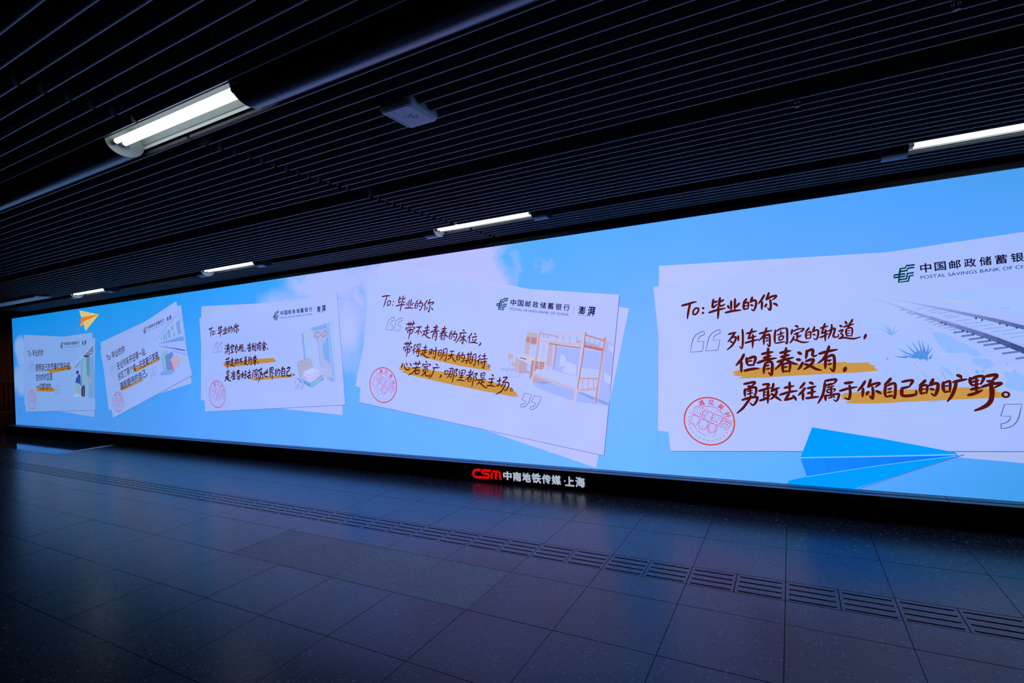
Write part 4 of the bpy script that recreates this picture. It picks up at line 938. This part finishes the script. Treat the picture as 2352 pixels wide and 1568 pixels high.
# train at a platform and three suitcases
T2 = Crop(350, 710, .10843)
wash(card2, T2, [
    ((118, 158, 232), [[(160, 1360), (240, 1290), (400, 1310), (500, 1290), (400, 1385), (190, 1400)]]),
    ((152, 182, 242), [[(90, 645), (300, 395), (555, 95), (640, 400), (660, 565), (300, 670), (110, 735)]]),
    ((98, 154, 236), [[(110, 738), (300, 672), (650, 565), (682, 665), (440, 690), (300, 712)]]),
    ((116, 158, 226), [[(498, 300), (520, 260), (575, 228), (612, 510), (545, 540)], [(318, 455), (370, 415), (395, 600), (345, 612)], [(233, 535), (260, 520), (280, 652), (245, 660)], [(395, 380), (440, 320), (450, 420), (405, 450)], [(440, 490), (465, 470), (488, 570), (455, 580)], [(185, 585), (200, 575), (212, 670), (192, 678)], [(275, 490), (292, 470), (320, 630), (300, 640)]]),
    ((84, 108, 176), [[(105, 768), (330, 800), (560, 835), (715, 862), (690, 884), (545, 862), (330, 815)]]),
    ((138, 168, 240), [[(440, 870), (740, 930), (750, 990), (450, 910)]]),
    ((158, 184, 216), [[(580, 1010), (760, 1080), (755, 1172), (590, 1070)], [(100, 800), (240, 860), (230, 875)]]),
    ((128, 178, 214), [[(185, 960), (270, 880), (320, 900), (330, 1280), (240, 1300)]]),
    ((94, 138, 214), [[(270, 990), (420, 890), (445, 960), (390, 1300), (310, 1290)]]),
    ((186, 166, 208), [[(370, 1085), (440, 1000), (550, 960), (590, 1150), (450, 1310), (400, 1290)]]),
    ((164, 116, 162), [[(370, 1085), (412, 1090), (462, 1305), (400, 1290)]]),
], 6)
pen(card2, T2, [((90, 148, 236), 10, '80,650 300,390 550,95'), ((130, 160, 225), 6, '280,360 470,130;170,510 210,465;450,600 490,790;305,640 325,770'), ((176, 120, 150), 7, '440,1010 470,1080 490,1280;520,970 550,1080 545,1220;430,1000 450,975 490,980;385,890 430,862'), ((70, 110, 150), 6, '190,960 240,1290;215,800 250,790;280,800 320,775;300,910 330,1000;375,950 390,1100')], 18)

# dormitory loft bed, wardrobe and a seated reader
D1 = Crop(150, 770, .10838)
wash(card1, D1, [
    ((112, 156, 214), [[(520, 480), (610, 400), (635, 1330), (480, 1310)], [(300, 540), (380, 470), (385, 1090), (330, 1000)]]),
    ((118, 146, 186), [[(175, 680), (310, 530), (320, 560), (245, 690)]]),
    ((112, 124, 158), [[(385, 440), (585, 215), (592, 370), (520, 455)]]),
    ((118, 172, 198), [[(380, 475), (440, 460), (462, 1295), (400, 1275)], [(205, 1010), (310, 1005), (335, 1065), (285, 1085), (270, 1225), (210, 1200)]]),
    ((88, 142, 168), [[(440, 460), (522, 470), (505, 880), (460, 860)]]),
    ((160, 150, 176), [[(462, 895), (537, 882), (537, 992), (470, 998)], [(270, 1110), (330, 1110), (330, 1260), (275, 1230)]]),
    ((158, 140, 178), [[(255, 812), (288, 808), (284, 870), (262, 855)], [(240, 930), (275, 920), (270, 960), (245, 955)]]),
    ((46, 82, 158), [[(250, 885), (295, 812), (332, 850), (355, 1090), (300, 1022), (220, 1002), (225, 950)]]),
    ((34, 48, 84), [[(235, 805), (240, 765), (262, 740), (286, 755), (286, 808), (250, 816)], [(345, 1105), (375, 1060), (400, 1040), (420, 1100), (415, 1300), (345, 1290)], [(213, 908), (252, 908), (242, 930)], [(385, 430), (470, 425), (520, 450), (500, 460), (400, 455)]]),
    ((140, 190, 220), [[(170, 1260), (240, 1230), (330, 1260), (335, 1290), (200, 1305)]]),
], 6)
pen(card1, D1, [((158, 192, 236), 14, '170,675 380,430 590,190'), ((156, 188, 228), 10, '325,350 335,1290;378,460 385,1300;470,345 590,370;520,450 590,395'), ((120, 140, 190), 8, '460,890 615,862;490,1112 610,1108;330,630 380,600;330,780 380,762;330,945 380,940;525,590 610,550;515,740 590,650'), ((136, 168, 220), 6, '440,290 480,190;490,260 570,160;310,350 385,370;320,400 385,380;170,690 165,1120;30,410 250,480;60,580 180,595;30,870 200,880'), ((60, 80, 130), 12, '385,1320;465,1345;545,1392')], 17)

# ------------------------------------------------------------------ paper planes drawn on the screen
PB = Crop(1780, 960, .2432)
polys_obj('blue_paper_plane', [[(350, 85), (1000, 190), (1700, 320), (1722, 345), (240, 372)], [(135, 585), (300, 550), (1000, 443), (1722, 352), (1800, 340), (1300, 495), (740, 682), (110, 628)]], PB, glow((2, 158, 250)), 32, scr)
for k in range(7):
    a, b = k / 7, (k + 1) / 7
    L0 = lambda t: (240 + (1722 - 240) * t, 372 + (342 - 372) * t); L1 = lambda t: (300 + (1722 - 300) * t, 550 + (350 - 550) * t)
    polys_obj('blue_paper_plane_fold', [[L0(a), L0(b), L1(b), L1(a)]], PB, glow((22 - 14 * a, 138 - 20 * a, 254)), 33, scr)
strokes_obj('blue_paper_plane_line', '240,372 1000,358 1700,342', PB, 10, glow((126, 194, 255)), 34, scr, FLAT)
strokes_obj('blue_paper_plane_line', '300,550 1000,443 1700,356', PB, 6, glow((112, 190, 255)), 34, scr, FLAT)
strokes_obj('blue_paper_plane_line', '800,662 1300,495 1780,345', PB, 7, glow((92, 112, 196)), 34, scr, FLAT)  # shadow under the wing, drawn as a dark line
PY = C1
polys_obj('yellow_paper_plane', [[(820, 280), (1025, 322), (840, 352)], [(860, 397), (1025, 322), (885, 493)]], PY, glow((214, 196, 124)), 32, scr)
polys_obj('yellow_paper_plane_fold', [[(840, 352), (1025, 322), (862, 397), (828, 442)]], PY, glow((226, 124, 44)), 32, scr)
polys_obj('yellow_paper_plane_fold', [[(828, 442), (858, 400), (862, 430)]], PY, glow((222, 178, 60)), 34, scr)
strokes_obj('yellow_paper_plane_trail', '705,505 730,475 765,480 778,510 762,525 758,500 780,470 815,462 832,495', PY, 4, glow((120, 110, 150)), 32, scr, FLAT)
# ------------------------------------------------------------------ illuminated sign on the plinth
sg = empty('illuminated_sign', (-2.84, YB, 0.0))
tag(sg, 'black plinth sign with red letters CSM and white Chinese characters', 'sign')
SGY = YB - 0.004
link('sign_board', bevel_box('sign_board', -3.596, -2.078, SGY, YB - .0005, 0.004, ZB - .012, .001, 1), M['board'], sg)
SC_ = Crop(1050, 1040, 350 / 2352)
def sgp(p):
    q = on_y(*SC_(p), SGY); return (q.x, q.z)
def solid(name, V, F, mat, parent, depth=0.004, y=SGY):
    me = mesh(name, V, F)
    bm = bmesh.new(); bm.from_mesh(me)
    bmesh.ops.remove_doubles(bm, verts=bm.verts[:], dist=0.00005)
    r = bmesh.ops.extrude_face_region(bm, geom=bm.faces[:])
    bmesh.ops.translate(bm, verts=[v for v in r['geom'] if isinstance(v, bmesh.types.BMVert)], vec=(0, -depth, 0))
    bmesh.ops.recalc_face_normals(bm, faces=bm.faces[:])
    bm.to_mesh(me); bm.free()
    return link(name, me, mat, parent)
def sign_strokes(name, tx, wd, mat):
    V, F = [], []
    for s in tx.split(';'):
        P = [sgp(tuple(float(v) for v in t.split(','))) for t in s.split()]
        ws = wd * SC_.k * zscale(1200, 1090) * .97
        ribbon(V, F, P, lambda t: ws, SGY - .0045, caps=False)
    k = solid(name, V, F, mat, sg, 0.004)
    return k
sign_strokes('red_letter_c', '368,260 300,257 268,268 252,300 254,335 275,362 310,370 400,376', 36, M['red_letter'])
sign_strokes('red_letter_s', '520,270 400,264 386,285 395,305 420,314 470,320 494,335 496,360 480,378 390,374', 36, M['red_letter'])
sign_strokes('red_letter_m', '534,400 540,300;545,278 590,284 602,300 600,406;600,288 640,288 664,310 668,410', 34, M['red_letter'])
chars = [('中', 718, 282, 848, 420), ('南', 868, 292, 995, 440), ('地', 1012, 302, 1142, 455), ('铁', 1158, 312, 1302, 470), ('传', 1314, 330, 1452, 482), ('媒', 1466, 342, 1608, 495), ('上', 1674, 362, 1812, 518), ('海', 1832, 370, 1978, 535)]
for ch, xa, ya, xb, yb_ in chars:
    gl = font_mesh(ch, 0.034); x0, x1, y0, y1 = bbox(gl)
    sl = (535 - 420) / (1978 - 848) * 0.55
    w_ = xb - xa
    BL_ = sgp((xa, yb_ - 8)); BR_ = sgp((xb, yb_)); TL_ = sgp((xa + 2, ya))
    X = ((BR_[0] - BL_[0]) / (x1 - x0), 0.0); Y = (0.0, (TL_[1] - BL_[1]) / (y1 - y0))
    V, F = [], []
    put(V, F, gl, (BL_[0] - X[0] * x0, BR_[1] - Y[1] * y0), X, Y, SGY - .0045)
    o = solid('white_character', V, F, M['white_letter'], sg)
V, F = [], []
q = sgp((1665, 430)); disc(V, F, q, .009, .009, SGY - .0045, 14); solid('white_dot', V, F, M['white_letter'], sg)

# ------------------------------------------------------------------ lamps in the ceiling
def arc(yc, zc, hw, sag, n=18, inset=0.0):
    return [(yc - (hw - inset) * math.cos(math.pi * i / n), zc - (sag - inset) * math.sin(math.pi * i / n) ** 0.95) for i in range(n + 1)]
CH = 3.050; HWL, SAG = 0.112, 0.094
def cover(parent, yc, x0, x1, name='curved_cover'):
    prof = arc(yc, CH, HWL, SAG) + list(reversed(arc(yc, CH, HWL, SAG, inset=0.003)))
    me = extrude_x(name, prof, x0, x1, smooth=True)
    return link(name, me, M['cover'], parent)
def plate(name, parent, yc, x0, x1, mat, up=0.085, k=0.985):
    prof = [(yc + (y - yc) * k, CH + (z - CH) * k) for y, z in arc(yc, CH, HWL, SAG)] + [(yc + HWL * .92, CH + up), (yc - HWL * .92, CH + up)]
    return link(name, extrude_x(name, prof, x0, x1), mat, parent)
def tube_mesh(yc, zc, r, x0, x1, n=12):
    prof = [(yc + r * math.cos(2 * math.pi * i / n), zc + r * math.sin(2 * math.pi * i / n)) for i in range(n)]
    return extrude_x('fluorescent_tube', prof, x0, x1, smooth=True)
def lamp(label, yc, x0, x1, ends, group=None, lit=True):
    t = empty('ceiling_lamp', ((x0 + x1) / 2, yc, CH + .085)); tag(t, label, 'lamp', group)
    tr = [(yc + HWL, CH - .002), (yc + HWL, CH + .004), (yc + HWL - .012, CH + .006), (yc + .078, CH + .082), (yc - .078, CH + .082), (yc - HWL + .012, CH + .006), (yc - HWL, CH + .004), (yc - HWL, CH - .002),
          (yc - HWL - .003, CH - .002), (yc - HWL - .003, CH + .008), (yc - .080, CH + .086), (yc + .080, CH + .086), (yc + HWL + .003, CH + .008), (yc + HWL + .003, CH - .002)]
    link('reflector_tray', extrude_x('reflector_tray', tr, x0, x1), M['white'], t)
    for s in (-1, 1):
        lip = extrude_x('reflector_lip', [(yc + s * (HWL - .001), CH - .016), (yc + s * (HWL - .003), CH - .016), (yc + s * (HWL - .003), CH + .004), (yc + s * (HWL - .001), CH + .004)], x0, x1)
        link('reflector_lip', lip, M['lip'], t)
    pl = plate('end_plate', t, yc, x0 - .004, x0 - .001, M['endcap'])
    for dy in (-.035, .02):
        link('screw', extrude_x('screw', [(yc + dy + .004 * math.cos(a * math.pi / 3), CH - .03 + .004 * math.sin(a * math.pi / 3)) for a in range(6)], x0 - .001, x0 + .002), M['wire'], pl)
    plate('end_plate', t, yc, x1 + .001, x1 + .004, M['endcap'])
    for dy in (-.062, -.016):
        tb = link('fluorescent_tube', tube_mesh(yc + dy, CH - .022, .0145, x0 + .035, x1 - .035), M['tube'], t)
        for xa, xb in ((x0 + .0, x0 + .035), (x1 - .035, x1 - .0)):
            link('tube_holder', tube_mesh(yc + dy, CH - .022, .017, xa, xb), M['white'], tb)
    for xa, xb, capx in ends:
        cover(t, yc, xa, xb)
        if capx is not None: plate('dark_end_plate', t, yc, capx - .002, capx + .002, M['cover'])
    return t
Y1, Y2 = 1.730, 4.890
lx = on_z(288, 336, CH - .02).x; l1 = lamp('nearest lit twin-tube lamp set in the wide curved ceiling channel', Y1, -3.600, -2.395, [])
ch1 = empty('ceiling_channel', (-6, Y1, CH)); tag(ch1, 'long dark curved channel running along the slats at the nearest lamp', 'channel')
for a, b in ((-16.35, -10.1), (-10.097, -3.80), (-3.797, -3.605), (-2.390, -2.20), (-2.197, 1.5), (1.503, 6.4)): cover(ch1, Y1, a, b, 'channel_cover')
LAB = ['lit lamp above the bunk bed postcard in the far lamp row', 'lit lamp above the wardrobe and suitcase postcard in the far lamp row', 'smallest lit lamp, above the yellow paper plane in the far lamp row', 'lit lamp cut off by the right picture edge above the screen']
for lab, xL in zip(LAB, (-3.515, -7.93, -12.12, 0.83)):
    lamp(lab, Y2, xL, xL + 1.225, [(xL - .16, xL - .006, xL - .162), (xL + 1.231, xL + 1.38, xL + 1.382)], 'lamps in the row beside the screen')

# ------------------------------------------------------------------ box hung in the slats, sprinklers, cable ties
bx = empty('junction_box', (-1.86, 2.33, SZ + .03)); tag(bx, 'white plastic box with blue mark fixed between the ceiling slats', 'box')
c0, c1, c2, c3 = [on_z(x, y, 2.985) for x, y in ((883, 262), (938, 297), (996, 277), (944, 238))]
ox, oy = (c0.x + c1.x + c2.x + c3.x) / 4, (c0.y + c1.y + c2.y + c3.y) / 4
def round_box(name, cx, cy_, hx, hy, z0, z1, r, inset, n=5):
    ring = []
    for sx_, sy_, a0 in ((1, 1, 0), (-1, 1, 90), (-1, -1, 180), (1, -1, 270)):
        for i in range(n + 1):
            a = math.radians(a0 + 90 * i / n); ring.append((sx_ * (hx - r) + r * math.cos(a), sy_ * (hy - r) + r * math.sin(a)))
    V, F = [], []; k = len(ring)
    for z, s in ((z1, 0), (z0 + inset, 0), (z0 + inset * .3, inset * .45), (z0, inset * 1.3)):
        for x, y in ring:
            V.append((cx + x * (1 - s / hx), cy_ + y * (1 - s / hy), z))
    for l in range(3):
        for i in range(k): F.append((l * k + i, l * k + (i + 1) % k, (l + 1) * k + (i + 1) % k, (l + 1) * k + i))
    F.append(tuple(range(k))); F.append(tuple(range(4 * k - 1, 3 * k - 1, -1)))
    me = mesh(name, V, F); bm = bmesh.new(); bm.from_mesh(me); bmesh.ops.recalc_face_normals(bm, faces=bm.faces[:]); bm.to_mesh(me); bm.free()
    return me
link('box_body', round_box('box_body', ox, oy, .108, .135, 2.985, 3.06, .03, .016), M['plastic'], bx)
link('back_plate', mesh('back_plate', *box_data(ox - .10, ox + .10, oy - .12, oy + .12, 3.06, 3.075)), M['grey'], bx)
V, F = [], []
def flat_ring(cx, cy_, r, w, a0, a1, z, n=14):
    k = len(V)
    for i in range(n + 1):
        a = math.radians(a0 + (a1 - a0) * i / n)
        V.append((cx + r * math.cos(a), cy_ + r * math.sin(a), z)); V.append((cx + (r - w) * math.cos(a), cy_ + (r - w) * math.sin(a), z))
    for i in range(n): F.append((k + 2 * i, k + 2 * i + 1, k + 2 * i + 3, k + 2 * i + 2))
mz = 2.9845
flat_ring(ox + .012, oy - .005, .017, .006, 0, 360, mz); flat_ring(ox + .032, oy + .012, .017, .006, -60, 200, mz); flat_ring(ox + .034, oy - .022, .012, .005, 90, 330, mz)
box_data(ox - .03, ox - .012, oy - .02, oy - .013, mz, mz + .0003, V, F)
link('blue_mark', mesh('blue_mark', V, F), M['mark'], bx)
V, F = [], []
box_data(ox - .085, ox - .078, oy - .09, oy + .09, mz, mz + .0003, V, F)
link('cover_seam', mesh('cover_seam', V, F), M['grey'], bx)

def sprinkler(px, py, label):
    p = on_z(px, py, 2.985)
    t = empty('sprinkler', (p.x, p.y, SZ + .05)); tag(t, label, 'sprinkler', 'sprinkler heads between the ceiling slats')
    def cyl(nm, r, z0, z1, n=12):
        V = [(p.x + r * math.cos(2 * math.pi * i / n), p.y + r * math.sin(2 * math.pi * i / n), z) for z in (z0, z1) for i in range(n)]
        F = [(i, (i + 1) % n, n + (i + 1) % n, n + i) for i in range(n)] + [tuple(range(n - 1, -1, -1)), tuple(range(n, 2 * n))]
        link(nm, mesh(nm, V, F), M['chrome'], t)
    cyl('pipe', .010, 3.02, 3.5); cyl('collar', .017, 3.012, 3.02); cyl('bulb', .006, 2.990, 3.012); cyl('deflector', .014, 2.986, 2.990)
    for s in (-1, 1): link('frame_arm', mesh('frame_arm', *box_data(p.x + s * .011 - .002, p.x + s * .011 + .002, p.y - .003, p.y + .003, 2.990, 3.012)), M['chrome'], t)
sprinkler(1831, 246, 'small sprinkler head in the slats above the right-hand postcard')
sprinkler(2197, 24, 'small sprinkler head at the top right corner of the slats')

def loose_wire(pts, label, r=.0022):
    V, F = [], []
    P = [Vector(p) for p in pts]
    Q = []
    for i in range(len(P) - 1):
        for j in range(4): Q.append(P[i].lerp(P[i + 1], j / 4))
    Q.append(P[-1])
    for i, q in enumerate(Q):
        d = (Q[min(i + 1, len(Q) - 1)] - Q[max(i - 1, 0)]).normalized(); a = d.orthogonal().normalized(); b = d.cross(a)
        for k in range(5): V.append(q + (a * math.cos(k * 1.2566) + b * math.sin(k * 1.2566)) * r)
        if i:
            for k in range(5): F.append(((i - 1) * 5 + k, (i - 1) * 5 + (k + 1) % 5, i * 5 + (k + 1) % 5, i * 5 + k))
    o = link('loose_wire', mesh('loose_wire', V, F, True), M['wire']); tag(o, label, 'wire')
b0 = Vector((ox - .14, oy + .01, 3.05))
loose_wire([b0, b0 + Vector((-.01, .01, -.05)), b0 + Vector((.0, .03, -.09)), b0 + Vector((.015, .02, -.05)), b0 + Vector((.02, .0, .01))], 'short loop of loose wire hanging beside the white ceiling box')
q0 = on_z(792, 446, 3.01); q1 = on_z(801, 456, 2.97)
loose_wire([q0 + Vector((0, -.02, .05)), q0, (q0 + q1) / 2 + Vector((.01, 0, -.004)), q1], 'single wire end drooping from the slats left of the white box')

# hanging box at the far left of the ceiling
k = 2.975
p0, p1, p2, p3 = [on_z(x, y, k) for x, y in ((0, 698), (80, 682), (108, 685.5), (0, 704))]
xa, xb, ya, yb_ = -15.6, p1.x, p1.y, p2.y
hb = empty('hanging_sign_box', ((xa + xb) / 2, (ya + yb_) / 2, 3.0)); tag(hb, 'long pale box hung under the slats at the far left end', 'sign box')
link('box_body', bevel_box('box_body', xa, xb, ya, yb_, k, k + .028, .004, 2), M['plastic'], hb)
for x in (xa + .3, xb - .3): link('hanger', mesh('hanger', *box_data(x - .012, x + .012, (ya + yb_) / 2 - .012, (ya + yb_) / 2 + .012, k + .028, 3.5)), M['cover'], hb)

# barrier beyond the end of the screen
BX = -25.5
zt = on_x(12, 878, BX).z; zb = max(0.12, on_x(12, 946, BX).z)
yl, yr = 6.6, 10.5
br = empty('barrier', (BX, (yl + yr) / 2, 0)); tag(br, 'dim grey barred barrier beyond the left end of the screen', 'barrier')
link('top_rail', bevel_box('top_rail', BX - .03, BX + .03, yl, yr, zt - .04, zt, .006, 1), M['steel'], br)
link('bottom_rail', bevel_box('bottom_rail', BX - .03, BX + .03, yl, yr, zb, zb + .04, .006, 1), M['steel'], br)
for i in range(30):
    y = yl + .06 + i * .128
    link('bar', mesh('bar', *box_data(BX - .012, BX + .012, y - .014, y + .014, zb + .04, zt - .04)), M['steel'], br)
for y in (yl + .3, (yl + yr) / 2, yr - .3): link('post', mesh('post', *box_data(BX - .03, BX + .03, y - .03, y + .03, 0, zb)), M['steel'], br)

for o_ in SC.objects:
    if '_base' in o_: del o_['_base']
